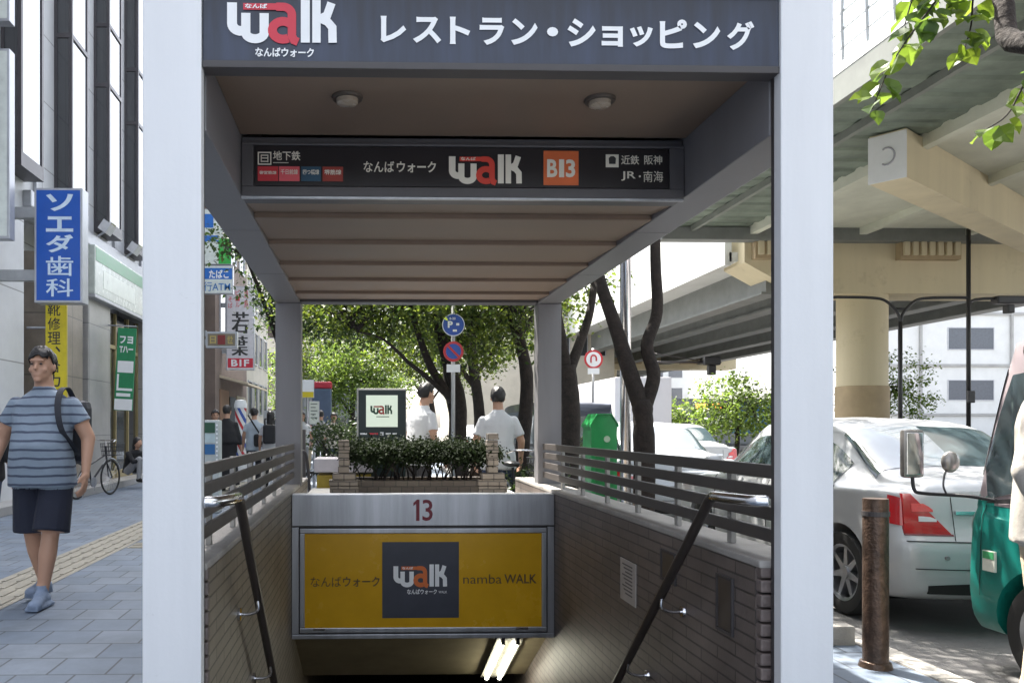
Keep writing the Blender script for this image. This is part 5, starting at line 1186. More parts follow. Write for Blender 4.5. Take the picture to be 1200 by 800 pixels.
mb = MB(); mb.bbox(XX(1165, Yq), XX(1200, Yq), Yq - .2, Yq + .2, ZZ(356, Yq, 1135), ZZ(347, Yq, 1135), .05); mb.bbox(XX(1178, Yq), XX(1186, Yq), Yq - .15, Yq + .15, ZZ(367, Yq, 1135), ZZ(357, Yq, 1135), .04); mb.build('signal_head', black, ap2)
mb = MB(); mb.bbox(x - .16, x + .10, Yq - .22, Yq - .08, ZZ(472, Yq, 1135), ZZ(458, Yq, 1135), .03); mb.build('button_box', black, ap2)

# ---- poster stand with the wordmark
Ys = 9.2; sx0, sx1, sz0, sz1 = XX(418, Ys), XX(476, Ys), 0.05, ZZ(455, Ys)
ps = thing('poster_stand', ((sx0 + sx1) / 2, Ys, 0), 'dark framed poster stand with a pale screen behind the clipped hedge', 'poster stand')
mb = MB(); mb.bbox(sx0, sx1, Ys, Ys + .12, sz0, sz1, .008); mb.build('casing', M('stand_silver', (.45, .44, .40), .4, .4), ps)
mb = MB(); mb.box(sx0 + .02, sx1 - .004, Ys - .004, Ys + .001, sz0 + .02, sz1 - .022); mb.build('dark_face', M('stand_green', (.015, .028, .03), .4), ps)
mb = MB(); mb.box(XX(429, Ys), XX(466, Ys), Ys - .012, Ys - .005, ZZ(500, Ys), ZZ(463, Ys)); scn = mb.build('poster', emit('poster_glow', (.62, .70, .58), .12), ps)
lgd = M('poster_green', (.02, .07, .04), .5)
logo(XX(434, Ys), XX(460, Ys), ZZ(485, Ys), ZZ(474.5, Ys), Ys - .0135, scn, lgd, M('poster_red', (.4, .05, .04), .5), False)
mb = MB(); mb.box(XX(441, Ys), XX(456, Ys), Ys - .0145, Ys - .0125, ZZ(488.5, Ys), ZZ(487.6, Ys)); mb.build('small_line', lgd, scn)
mb = MB(); mb.box(XX(445.5, Ys), XX(449.5, Ys), Ys - .009, Ys - .005, ZZ(510, Ys), ZZ(506, Ys))
for a, b in ((422, 430), (452, 458), (460, 465)): mb.box(XX(a, Ys), XX(b, Ys), Ys - .009, Ys - .005, ZZ(509, Ys), ZZ(507, Ys))
mb.build('symbols', letter_white, ps)
mb = MB(); mb.box(XX(433, Ys), XX(443, Ys), Ys - .009, Ys - .005, ZZ(509, Ys), ZZ(507, Ys)); mb.build('red_symbols', letter_red, ps)
# ---- white topped yellow box
Yx = 9.0; x0, x1 = XX(368, Yx), XX(437, Yx)
yb_ = thing('yellow_cabinet', ((x0 + x1) / 2, Yx, .60), 'low yellow cabinet with a white top behind the transom', 'cabinet')
mb = MB(); mb.bbox(x0 + .03, x1 - .02, Yx, Yx + .5, 0.0, ZZ(556, Yx), .01); mb.build('cabinet_body', M('cabinet_yellow', (.42, .30, .03), .45, 0, .15), yb_)
mb = MB(); mb.bbox(x0, x1, Yx - .04, Yx + .55, ZZ(553, Yx), ZZ(537, Yx), .012); mb.build('cabinet_top', M('cabinet_white', (.58, .54, .56), .4), yb_)
# ---- hedge planter over the stair mouth
Yh = 7.75
pl = thing('brick_planter', (.6, Yh, .60), 'low brick planter with short corner pillars above the number 13 transom', 'planter')
brk = bricks('planter_brick', (.19, .165, .14), (.24, .205, .17), (.09, .08, .07), .11, .075, .006, 'xz', .7, .5); dkb = bricks('planter_dark', (.07, .055, .045), (.09, .075, .06), (.04, .035, .03), .11, .1, .005, 'xz', .7, .5)
hx0_, hx1_ = XX(403, Yh), XX(577, Yh)
mb = MB(); mb.bbox(hx0_ - .03, hx1_ + .05, Yh, Yh + .12, .58, ZZ(563, Yh), .008); mb.build('planter_wall', dkb, pl); mb = MB(); mb.bbox(hx0_ - .03, hx1_ + .05, Yh + .95, Yh + 1.05, .58, ZZ(566, Yh), .008); mb.build('planter_wall', dkb, pl)
for xc, tp in ((XX(403, Yh), 519), (XX(577, Yh), 509)):
    mb = MB(); z = .58; k = 0; zt_ = ZZ(tp, Yh)
    while z < zt_:
        o_ = .006 * (k % 2); wd_ = .055 if z > .80 else .115 if z > .72 else .14
        mb.bbox(xc - wd_ + o_, xc + wd_ - .006 + o_, Yh - .03 - o_ * .5, Yh + .09, z + .003, z + .06, .006)
        z += .063; k += 1
    mb.build('corner_pillar', brk, pl)
mb = MB(); mb.box(hx0_, hx1_, Yh + .121, Yh + .949, .602, .66); mb.build('planter_soil', soil, pl)
hd = thing('clipped_hedge', (.55, Yh + .5, .66), 'dark clipped flat topped hedge in the brick planter', 'hedge')
mb = MB(); g = random.Random(3); ztop = ZZ(517, Yh)
for k in range(46):
    x = g.uniform(hx0_ + .10, hx1_ - .02); y = g.uniform(Yh + .15, Yh + .85); p0 = Vector((x, y, .64)); p1 = p0 + Vector((g.uniform(-.06, .06), g.uniform(-.05, .05), .15)); p2 = p1 + Vector((g.uniform(-.2, .2), g.uniform(-.1, .1), .2))
    mb.tube(cr([p0, p1, p2], 3), [.011, .010, .009, .008, .006, .005, .004], 5)
mb.build('branches', wood, hd)
blobs = []
for i in range(10):
    x = hx0_ + .16 + (hx1_ - hx0_ - .12) * i / 9.5
    for yy in (.18, .5, .8): blobs.append(((x, Yh + yy, ztop - .115 + g.uniform(-.012, .02)), (.17, .2, .085), 900))
leaves_mesh('foliage', blobs, .034, leafmat('hedge_leaves', (.006, .012, .004), (.018, .028, .011), .12), hd, 8, 18, .05)
MATS['hedge_leaves'].node_tree.nodes['Principled BSDF'].inputs['Roughness'].default_value = .8; MATS['hedge_leaves'].node_tree.nodes['Principled BSDF'].inputs['Specular IOR Level'].default_value = .15
# low shrubs by the stair exit beyond
for i, (px, py, Y, s_, lab) in enumerate(((396, 512, 10.6, .38, 'dark shrub behind the yellow cabinet, left of the poster stand'), (628, 566, 9.0, .25, 'low green shrub at the foot of the rear canopy post'))):
    p = W(px, py, Y); t = thing('shrub', (p.x, Y, 0), lab, 'shrub')
    mb = MB()
    for k in range(9): mb.tube(cr([(p.x, Y, 0), (p.x + g.uniform(-.1, .1), Y, p.z * .6), (p.x + g.uniform(-s_, s_), Y + g.uniform(-.2, .2), p.z + .05)], 3), .008, 5)
    mb.build('stems', wood, t); leaves_mesh('foliage', [((p.x, Y, p.z), (s_, s_ * .8, s_ * .55), 1500)], .05, leafmat('shrub_leaves', (.012, .026, .008), (.045, .07, .022), .3), t, 60 + i, 18, .1)

# ---- corner background pieces
Yf = 44
fn = thing('corrugated_hoarding', (-1.8, Yf, 0), 'grey corrugated hoarding across the end of the street', 'fence')
mb = MB(); x = -4.5
while x < 1.5: mb.prism([(x, Yf), (x + .1, Yf - .06), (x + .2, Yf - .06), (x + .3, Yf)], -.1, 3.9, 'z'); x += .3
mb.build('sheets', M('hoarding_grey', (.20, .21, .22), .5, .2, .15, 2), fn)
mb = MB(); mb.box(-4.5, 1.5, Yf + .001, Yf + .1, 0, 3.9); mb.build('frame', dark_paint, fn)
Yv = 27
vb = thing('phone_booth', (XX(376, Yv), Yv, 0), 'slate blue booth with a red top near the end of the street', 'booth')
a, b = XX(366, Yv), XX(388, Yv)
mb = MB(); mb.bbox(a, b, Yv, Yv + .6, 1.2, ZZ(455, Yv), .05); mb.build('booth_body', M('booth_blue', (.07, .10, .16), .4), vb)
mb = MB(); mb.bbox(a - .02, b + .02, Yv - .03, Yv + .62, ZZ(455, Yv), ZZ(447, Yv), .06); mb.build('booth_top', M('booth_red', (.40, .02, .04), .4), vb)
mb = MB()
for x in (a + .08, (a + b) / 2, b - .08): mb.tube([(x, Yv + .3, 0), (x, Yv + .3, 1.2)], .05, 8)
mb.build('booth_legs', dark_paint, vb)
Yw2 = 24
t, f = hang_sign('standing_sign', XX(352, Yw2), XX(368, Yw2), ZZ(466, Yw2), ZZ(445, Yw2), Yw2, .06, letter_white, frame_l, 'white and yellow standing sign beside the slate blue booth', 'sign', .01, False)
mb = MB(); mb.box(XX(352.5, Yw2), XX(367.5, Yw2), Yw2 - .008, Yw2 - .005, ZZ(465.5, Yw2), ZZ(459, Yw2)); mb.build('yellow_band', M('sign_yellow', (.62, .50, .02), .4), f)
mb = MB(); mb.tube([(XX(360, Yw2), Yw2 + .03, 0), (XX(360, Yw2), Yw2 + .03, ZZ(466, Yw2))], .03, 8); mb.build('pole', steel, t)
Yw3 = 17
t, f = hang_sign('standing_sign', XX(362, Yw3), XX(374, Yw3), ZZ(497, Yw3), ZZ(470, Yw3), Yw3, .08, M('sign_pale', (.6, .62, .55), .4), frame_l, 'small pale board on a post in front of the white delivery van', 'sign', .01, False)
mb = MB()
for k in range(5): mb.box(XX(364, Yw3), XX(372 - k % 2 * 2, Yw3), Yw3 - .008, Yw3 - .005, ZZ(474 + k * 4, Yw3), ZZ(472.5 + k * 4, Yw3))
mb.build('lines', M('sign_ink', (.2, .22, .2), .5), f)
mb = MB(); mb.tube([(XX(368, Yw3), Yw3 + .04, 0), (XX(368, Yw3), Yw3 + .04, ZZ(497, Yw3))], .03, 8); mb.build('pole', steel, t)
# barber pole
Yc = 19; xc = XX(282, Yc)
bp = thing('barber_pole', (xc, Yc, 0), 'red white and blue striped barber pole on the pavement', 'barber pole')
mm_ = bpy.data.materials.new('barber_stripes'); mm_.use_nodes = True; t_ = mm_.node_tree; tc = t_.nodes.new('ShaderNodeTexCoord'); sp2 = t_.nodes.new('ShaderNodeSeparateXYZ'); t_.links.new(tc.outputs['Object'], sp2.inputs[0])
m1_ = t_.nodes.new('ShaderNodeMath'); m1_.operation = 'MULTIPLY_ADD'; m1_.inputs[1].default_value = 2.0; t_.links.new(sp2.outputs[0], m1_.inputs[0]); t_.links.new(sp2.outputs[2], m1_.inputs[2])
m2_ = t_.nodes.new('ShaderNodeMath'); m2_.operation = 'MULTIPLY'; m2_.inputs[1].default_value = 1.75; t_.links.new(m1_.outputs[0], m2_.inputs[0])
m3_ = t_.nodes.new('ShaderNodeMath'); m3_.operation = 'FRACT'; t_.links.new(m2_.outputs[0], m3_.inputs[0])
r_ = t_.nodes.new('ShaderNodeValToRGB'); r_.color_ramp.interpolation = 'CONSTANT'; e = r_.color_ramp.elements; e[0].color = (.7, .7, .7, 1); e[1].position = .28; e[1].color = (.5, .02, .03, 1)
for p_, c_ in ((.5, (.7, .7, .7, 1)), (.76, (.03, .08, .35, 1))): q = e.new(p_); q.color = c_
t_.links.new(m3_.outputs[0], r_.inputs[0]); t_.links.new(r_.outputs[0], t_.nodes['Principled BSDF'].inputs['Base Color'])
mb = MB(); mb.lathe([(0, .55), (.13, .55), (.13, ZZ(478, Yc)), (0, ZZ(478, Yc))], (xc, Yc, 0), 24); mb.build('striped_tube', mm_, bp, 40)
mb = MB(); mb.lathe([(0, ZZ(478, Yc)), (.15, ZZ(478, Yc)), (.15, ZZ(474, Yc)), (.12, ZZ(469, Yc)), (0, ZZ(468, Yc))], (xc, Yc, 0), 24); mb.build('cap', letter_white, bp, 40)
mb = MB(); mb.lathe([(0, 0), (.2, 0), (.2, .1), (.15, .12), (.15, .55), (0, .55)], (xc, Yc, 0), 24); mb.build('base', letter_white, bp, 40)
# vending panel at the left gap
Ye = 12.0; a, b = XX(232, Ye), XX(256, Ye)
vd = thing('standing_board', ((a + b) / 2, Ye, 0), 'grey standing board with green and blue panels beside the front post', 'board')
mb = MB(); mb.bbox(a, b, Ye, Ye + .3, 0, ZZ(492, Ye), .02); mb.build('board_body', M('board_grey', (.40, .44, .44), .5), vd)
for nm, c_, p0, p1 in (('green_panel', (.012, .07, .035), 495, 507), ('white_panel', (.42, .52, .55), 508, 518), ('blue_panel', (.02, .12, .30), 520, 532)):
    mb = MB(); mb.box(a + .02, b - .05, Ye - .006, Ye + .001, ZZ(p1, Ye), ZZ(p0, Ye)); mb.build(nm, M('vd_' + nm, c_, .4), vd)
mb = MB()
for k in range(9): mb.box(b - .035, b - .01, Ye - .005, Ye + .001, ZZ(499 + k * 5, Ye), ZZ(497 + k * 5, Ye))
mb.build('dotted_edge', letter_white, vd)
# ---- bicycles
def bicycle(loc, rz, label, col, basket=True):
    t = thing('bicycle', (0, 0, 0), label, 'bicycle', 'bicycles standing around'); r = .33; wb = 1.06
    fm_ = M('bike_' + str(col), col, .35, .4, .1)
    for y in (0, wb):
        mb = MB(); n = 28; vs = [(0, y + r * math.cos(2 * math.pi * i / n), r + r * math.sin(2 * math.pi * i / n)) for i in range(n + 1)]
        mb.lathe([(r - .035, -.012), (r - .018, -.018), (r, 0), (r - .018, .018), (r - .035, .012), (r - .035, -.012)], (0, y, r), 36, 'x'); w = mb.build('wheel', tyre_m, t, 40)
        mb = MB()
        for i in range(16):
            a = 2 * math.pi * i / 16; mb.tube([(0, y, r), (0, y + (r - .03) * math.cos(a), r + (r - .03) * math.sin(a))], .0022, 4, False)
        mb.lathe([(0, -.03), (.02, -.03), (.02, .03), (0, .03)], (0, y, r), 12, 'x'); mb.build('spokes', chrome, w)
        mb = MB(); pts = [(0, y + (r + .025) * math.cos(a), r + (r + .025) * math.sin(a)) for a in [R(20 + 14 * i) for i in range(11)]]; mb.tube(pts, .012, 6); mb.build('mudguard', steel, t)
    mb = MB(); bbx = (0, .43, .28)
    for a, b, q in (((0, .30, .82), bbx, .016), (bbx, (0, .93, .66), .018), ((0, .36, .58), (0, .92, .76), .015), (bbx, (.03, 0, r), .010), (bbx, (-.03, 0, r), .010), ((0, .34, .68), (.03, 0, r), .009), ((0, .34, .68), (-.03, 0, r), .009), ((0, .90, .92), (0, .94, .62), .018), ((0, .94, .62), (.04, wb, r), .011), ((0, .94, .62), (-.04, wb, r), .011)): mb.tube([a, b], q, 8)
    mb.build('frame', fm_, t)
    mb = MB(); mb.tube([(0, .91, .90), (0, .90, 1.02)], .012, 8); mb.tube(cr([(-.27, .72, 1.0), (-.22, .86, 1.03), (0, .90, 1.02), (.22, .86, 1.03), (.27, .72, 1.0)], 4), .011, 8); mb.build('handlebar', chrome, t)
    mb = MB(); mb.ball((0, .27, .86), (.085, .13, .035), 12, 8); mb.build('saddle', black, t, True)
    mb = MB(); mb.lathe([(0, -.01), (.09, -.01), (.09, .01), (0, .01)], (.05, .43, .28), 18, 'x'); mb.tube([(.07, .43, .28), (.07, .43, .12)], .008, 6); mb.tube([(-.07, .43, .28), (-.07, .43, .44)], .008, 6); mb.build('crank', steel, t)
    if basket:
        mb = MB()
        for i in range(9):
            f_ = -1 + 2 * i / 8
            for yy in (1.0, 1.26): mb.tube([(f_ * .14, yy, .74), (f_ * .17, yy + (.02 if yy > 1.1 else -.01), .96)], .0035, 4)
            yy = 1.0 + .26 * i / 8
            for s_ in (-1, 1): mb.tube([(s_ * .14, yy, .74), (s_ * .17, yy, .96)], .0035, 4)
        for z, q in ((.74, .14), (.82, .15), (.90, .162), (.96, .17)): mb.tube([(-q, .99, z), (q, .99, z), (q, 1.27, z), (-q, 1.27, z), (-q, .99, z)], .005, 5)
        for i in range(6): mb.tube([(-.14, 1.0 + i * .05, .74), (.14, 1.0 + i * .05, .74)], .0035, 4)
        mb.build('basket', M('basket_wire', (.05, .05, .055), .4, .5), t)
    mb = MB(); mb.tube([(.10, .02, .02), (.08, 0, r), ], .008, 6); mb.tube([(-.10, .02, .02), (-.08, 0, r)], .008, 6); mb.build('stand', steel, t)
    t.location = loc; t.rotation_euler = (0, 0, rz); return t
p = W(100, 575, 15.0)
bicycle((-5.08, 14.3, 0), R(-14), 'dark bicycle parked by the stone pillar behind the man in the striped polo', (.03, .03, .035))
p = W(592, 560, 8.9)
bicycle((XX(592, 9.0), 9.25, 0), R(-165), 'dark bicycle with a wire basket beside the man in the untucked white shirt', (.02, .02, .025))
bicycle((XX(366, 11.2), 11.2, 0), R(-55), 'dark bicycle left of the poster stand, nearest the canopy post', (.02, .022, .02))
bicycle((XX(384, 12.5), 12.0, 0), R(-75), 'second dark bicycle left of the poster stand, partly behind the shrub', (.10, .10, .11), False)
# second stair entrance rail beyond the left rear post
sr = thing('stair_rail', (XX(350, 9.0), 8.6, 0), 'dark panelled rail with a thin handrail just beyond the left rear post', 'railing')
x = XX(341, 9); mb = MB(); mb.bbox(x - .03, x + .16, 9.0, 9.06, 0.6, ZZ(503, 9), .005); mb.build('panel', slat, sr)
mb = MB(); mb.tube(cr([(XX(350, 8.7), 8.7, ZZ(529, 8.7)), (XX(356, 8.7), 8.7, ZZ(529, 8.7)), (XX(359, 8.7), 8.72, ZZ(536, 8.7)), (XX(361, 8.7), 8.8, ZZ(560, 8.7)), (XX(362, 8.7), 8.85, .4)], 4), .018, 8); mb.build('rail', dark_paint, sr, True)
# ================================================================== PEOPLE
def stripes(name, base, dark, period, duty, axis=2):
    if name in MATS: return MATS[name]
    m = M(name, base, .8, 0, .07, 12, .9, bscale=12); t = m.node_tree; L = t.links.new; p = t.nodes['Principled BSDF']
    src = p.inputs['Base Color'].links[0].from_socket
    tc = t.nodes.new('ShaderNodeTexCoord'); sp = t.nodes.new('ShaderNodeSeparateXYZ'); L(tc.outputs['Object'], sp.inputs[0])
    nz = t.nodes.new('ShaderNodeTexNoise'); nz.inputs['Scale'].default_value = 5; L(tc.outputs['Object'], nz.inputs['Vector'])
    a = t.nodes.new('ShaderNodeMath'); a.operation = 'MULTIPLY_ADD'; a.inputs[1].default_value = .03; L(nz.outputs[0], a.inputs[0]); L(sp.outputs[axis], a.inputs[2])
    b = t.nodes.new('ShaderNodeMath'); b.operation = 'DIVIDE'; b.inputs[1].default_value = period; L(a.outputs[0], b.inputs[0])
    c = t.nodes.new('ShaderNodeMath'); c.operation = 'FRACT'; L(b.outputs[0], c.inputs[0])
    d = t.nodes.new('ShaderNodeMath'); d.operation = 'LESS_THAN'; d.inputs[1].default_value = duty; L(c.outputs[0], d.inputs[0])
    x = t.nodes.new('ShaderNodeMixRGB'); x.inputs[2].default_value = dark + (1,); L(d.outputs[0], x.inputs[0]); L(src, x.inputs[1]); L(x.outputs[0], p.inputs['Base Color'])
    return m
def cloth(name, c, var=.10): return M(name, c, .85, 0, var, 7, .9, bscale=13)
class Fig:
    """closed tapered pieces that are fused into one skin by a voxel remesh; each face takes the cloth of the nearest piece"""
    def __init__(s): s.mb = MB(); s.pr = []
    def cone(s, a, b, ra, rb, m, flat=0, bias=0.0):
        a, b = Vector(a), Vector(b); d = (b - a).normalized(); pts, rr = [], []
        if not flat & 1:
            for q in (.999, .8, .45): pts.append(a - d * ra * q * .95); rr.append(max(.001, ra * math.sqrt(1 - q * q)))
        for i in range(5): pts.append(a.lerp(b, i / 4)); rr.append(ra + (rb - ra) * i / 4)
        if not flat & 2:
            for q in (.45, .8, .999): pts.append(b + d * rb * q * .95); rr.append(max(.001, rb * math.sqrt(1 - q * q)))
        s.mb.tube(pts, rr, 14); s.pr.append(('c', np.array(a), np.array(b), ra, rb, m, bias, flat))
    def chain(s, pts, rad, m, flat=0):
        for i in range(len(pts) - 1): s.cone(pts[i], pts[i + 1], rad[i], rad[i + 1], m, flat if i == len(pts) - 2 else 0)
    def ball(s, c, r, m, bias=0.0):
        s.mb.ball(c, r, 18, 12); r = r if isinstance(r, (tuple, list)) else (r, r, r); s.pr.append(('e', np.array(c), np.array(r), 0, 0, m, bias))
    def rings(s, R_, m, bias=0.0):
        """stack of ellipses (z, rx, ry, yoff[, xoff])"""
        n = 26; vs = []; fs = []
        R_ = [tuple(q) + (0,) * (5 - len(q)) for q in R_]
        for (z, rx, ry, yo, xo) in R_:
            for k in range(n):
                t = 2 * math.pi * k / n; cx, sy = math.cos(t), math.sin(t)
                e = .85
                vs.append((xo + rx * math.copysign(abs(cx) ** e, cx), yo + ry * math.copysign(abs(sy) ** e, sy), z))
        for i in range(len(R_) - 1):
            for k in range(n): fs.append((i * n + k, i * n + (k + 1) % n, (i + 1) * n + (k + 1) % n, (i + 1) * n + k))
        fs.append(tuple(range(n - 1, -1, -1))); fs.append(tuple(range((len(R_) - 1) * n, len(R_) * n)))
        s.mb.add(vs, fs); s.pr.append(('r', np.array(R_), None, 0, 0, m, bias))
    def dist(s, P, pr):
        k = pr[0]
        if k == 'c':
            a, b, ra, rb = pr[1:5]; d = b - a; t0 = ((P - a) @ d) / (d @ d); t = np.clip(t0, 0, 1); l = np.linalg.norm(d)
            r = np.linalg.norm(P - a - t[:, None] * d, axis=1) - (ra + (rb - ra) * t)
            fl = pr[7] if len(pr) > 7 else 0
            if fl: 
                rad = np.linalg.norm(P - a - t0[:, None] * d, axis=1) - (ra + (rb - ra) * t)
                ov = np.maximum((t0 - 1) * l if fl & 2 else -1, -t0 * l if fl & 1 else -1)
                r = np.where(ov > 0, np.maximum(rad, ov) + .03, r)
            return r
        if k == 'e':
            q = (P - pr[1]) / pr[2]; l = np.linalg.norm(q, axis=1); return (l - 1) * pr[2].min()
        R_ = pr[1]; z = P[:, 2]; o = np.argsort(R_[:, 0]); Q = R_[o]
        rx, ry, yo, xo = (np.interp(z, Q[:, 0], Q[:, i]) for i in (1, 2, 3, 4))
        l = np.sqrt(((P[:, 0] - xo) / rx) ** 2 + ((P[:, 1] - yo) / ry) ** 2); dd = (l - 1) * np.minimum(rx, ry)
        return np.maximum(dd, np.maximum(Q[0, 0] - z, z - Q[-1, 0]))
    def build(s, parent, mats, voxel=.010, smooth=3):
        o = s.mb.build('body', mats, parent)
        r = o.modifiers.new('r', 'REMESH'); r.mode = 'VOXEL'; r.voxel_size = voxel
        q = o.modifiers.new('s', 'SMOOTH'); q.factor = .5; q.iterations = smooth
        bpy.context.view_layer.update(); me = bpy.data.meshes.new_from_object(o.evaluated_get(bpy.context.evaluated_depsgraph_get()))
        o.modifiers.clear(); old = o.data; o.data = me; bpy.data.meshes.remove(old)
        me.materials.clear()
        for m in mats: me.materials.append(m)
        n = len(me.polygons); P = np.empty(n * 3); me.polygons.foreach_get('center', P); P = P.reshape(-1, 3)
        D = np.stack([s.dist(P, p) - p[6] for p in s.pr]); w = D.argmin(0); mi = np.array([p[5] for p in s.pr])[w]
        me.polygons.foreach_set('material_index', mi.astype(np.int32)); me.polygons.foreach_set('use_smooth', np.ones(n, bool)); me.update()
        return o
V3 = lambda *a: Vector(a)
def person(label, loc, rz, H=1.75, sh=None, belly=0.0, lean=0.0, lu=None, lr=None, armL=None, armR=None, legL=None, legR=None, mats=None, sleeve=.5, shorts=False, skirt=False, voxel=.011, hair='short', head=(0, 0), wide=1.0, hairmat=None, cape=False, group='people on the street', untucked=True, fingers=True):
    """local figure faces -Y. mats: skin, shirt, trousers, shoes. arm: (elbow, wrist) leg: (knee, ankle) in local metres for a 1.75 m figure"""
    t = thing('person', (0, 0, 0), label, 'person', group)
    f = Fig(); w = wide
    ly = lambda z: -lean * max(0, z - .95)           # bend forward from the hips
    top = 1.45
    # hips and trunk
    f.rings([(.84, .150 * w, .110, .0), (.92, .172 * w, .125 + belly * .2, .005), (1.0, .168 * w, .125 + belly * .5, ly(1.0) - belly * .3)], 2)
    hem = .80 if untucked else .97
    f.rings([(hem, .196 * w, .142 + belly * .5, ly(hem) - belly * .25), (.95, .188 * w, .136 + belly * .8, ly(.95) - belly * .5), (1.08, .168 * w, .128 + belly, ly(1.08) - belly * .7), (1.2, .172 * w, .122 + belly * .5, ly(1.2) - belly * .3), (1.31, .184 * w, .120, ly(1.31)), (1.365, .172 * w, .110, ly(1.365)), (1.405, .140 * w, .094, ly(1.40) + .005), (1.44, .100 * w, .078, ly(1.44) + .008), (1.468, .074, .064, ly(1.46) + .01)], 1, .016)
    hx, hy = head; hc = V3(hx, ly(1.62) - .025 + hy, 1.625)
    f.cone((0, ly(1.44) + .015, 1.43), hc + V3(0, .02, -.07), .066 * (1 + belly), .060, 0)
    # collar
    f.rings([(1.445, .078, .072, ly(1.45) + .008), (1.478, .072, .066, ly(1.478) + .004)], 1)
    # head
    f.ball(hc + V3(0, .012, .022), (.076, .094, .098), 0); f.ball(hc + V3(0, -.022, -.045), (.060, .066, .075), 0)
    f.ball(hc + V3(0, -.075, -.098), (.026, .020, .018), 0); f.cone(hc + V3(0, -.084, .012), hc + V3(0, -.103, -.022), .010, .014, 0)
    f.ball(hc + V3(0, -.075, .035), (.055, .022, .014), 0); f.ball(hc + V3(0, -.080, -.064), (.024, .014, .009), 0)
    for s_ in (-1, 1): f.ball(hc + V3(s_ * .077, .012, -.01), (.012, .022, .032), 0); f.ball(hc + V3(s_ * .042, -.060, -.028), (.024, .022, .022), 0)
    # arms
    for s_, arm in ((1, armL), (-1, armR)):
        S0 = V3(s_ * .166 * w, ly(1.36) + .005, 1.362)
        E_, W_ = arm if arm else ((.235, .02, 1.12), (.255, -.06, .88))
        E_ = V3(s_ * E_[0] * (1 + (w - 1) * .9), E_[1], E_[2]); W_ = V3(s_ * W_[0] * (1 + (w - 1) * .9), W_[1], W_[2])
        f.ball(S0 + V3(-s_ * .012, 0, -.004), (.060 * w, .056, .052), 1, .004)
        f.cone(S0, E_, .052 * w, .042 * w, 0); f.cone(E_, W_, .042 * w, .028, 0)
        M_ = S0.lerp(E_, min(1, sleeve)); f.cone(S0, M_, .052 * w, .064 * w if sleeve < .9 else .053, 1, 2, .003)
        if sleeve > 1: f.cone(E_, E_.lerp(W_, sleeve - 1), .056, .045, 1, 2, .003)
        d = (W_ - E_).normalized(); side = V3(0, 1, 0); side = (side - d * side.dot(d)).normalized(); out = d.cross(side)
        if out.x * s_ > 0: out = -out                       # palm turned in to the thigh
        pc = W_ + d * .045
        f.cone(W_, W_ + d * .03, .026, .030, 0)
        for k in (-1.2, -.4, .4, 1.2): f.cone(W_ + d * .02 + side * k * .012, W_ + d * .085 + side * k * .018, .015, .014, 0)
        if fingers:
            for k, Lf in ((-1.5, .068), (-.5, .082), (.5, .088), (1.5, .078)):
                b0 = W_ + d * .088 + side * k * .0185; b1 = b0 + d * Lf * .5 + out * .006; b2 = b1 + d * Lf * .32 + out * .02; b3 = b2 + d * Lf * .12 + out * .022
                f.chain([b0, b1, b2, b3], [.0105, .0095, .0088, .0075], 0)
            b0 = W_ + d * .03 - side * .022; b1 = b0 + d * .03 - side * .026 + out * .012; b2 = b1 + d * .03 - side * .006 + out * .010
            f.chain([b0, b1, b2], [.014, .012, .009], 0)
    # legs
    for s_, leg in ((1, legL), (-1, legR)):
        H0 = V3(s_ * .090 * w, 0, .90)
        K_, A_ = leg if leg else ((.10, -.015, .48), (.105, .03, .085))
        K_ = V3(s_ * K_[0], K_[1], K_[2]); A_ = V3(s_ * A_[0], A_[1], A_[2])
        if shorts:
            f.cone(H0, K_, .088 * w, .058, 0); f.cone(K_, K_.lerp(A_, .35), .056, .060, 0); f.cone(K_.lerp(A_, .35), A_, .060, .036, 0)
            f.cone(H0 + V3(0, 0, .0), H0.lerp(K_, .98), .092 * w, .106 * w, 2, 2, .004)
            f.cone(A_ + V3(0, 0, .06), A_, .040, .040, 3, 1)
        elif skirt:
            f.cone(K_, A_, .055, .04, 0)
        else:
            f.cone(H0, K_, .098 * w, .073, 2, 0, .002); f.cone(K_, A_ + V3(0, .0, .03), .072, .060, 2, 0, .002); f.cone(A_ + V3(0, 0, .09), A_ + V3(0, -.005, -.02), .060, .066, 2, 2, .002)
        toe = A_ + V3(s_ * .02, -.145, -.045)
        f.cone(A_ + V3(0, .035, -.035), A_ + V3(0, -.03, -.02), .044, .048, 3); f.cone(A_ + V3(0, -.02, -.03), toe, .046, .036, 3); f.ball(toe, (.045, .05, .034), 3)
        f.mb.box(min(A_.x, toe.x) - .035, max(A_.x, toe.x) + .035, toe.y - .035, A_.y + .07, A_.z - .085, A_.z - .06); f.pr.append(('c', np.array(A_ + V3(0, .03, -.075)), np.array(toe + V3(0, 0, -.03)), .02, .02, 3, 0))
    if skirt: f.rings([(.12, .26, .22, 0), (.5, .22, .18, 0), (.9, .18, .14, 0), (1.0, .16, .12, 0)], 2, .004)
    if cape: f.rings([(.98, .34, .20, .02, .06), (1.2, .27, .17, .01, .03), (1.38, .17, .11, 0)], 1, .01)
    body = f.build(t, mats, voxel)
    # hair
    hb = MB(); hm = hairmat or hairm
    n, m = 40, 22; g = random.Random(int(H * 1000) + len(label)); vs = []; fs = []
    ph = [g.uniform(0, 6.28) for _ in range(4)]
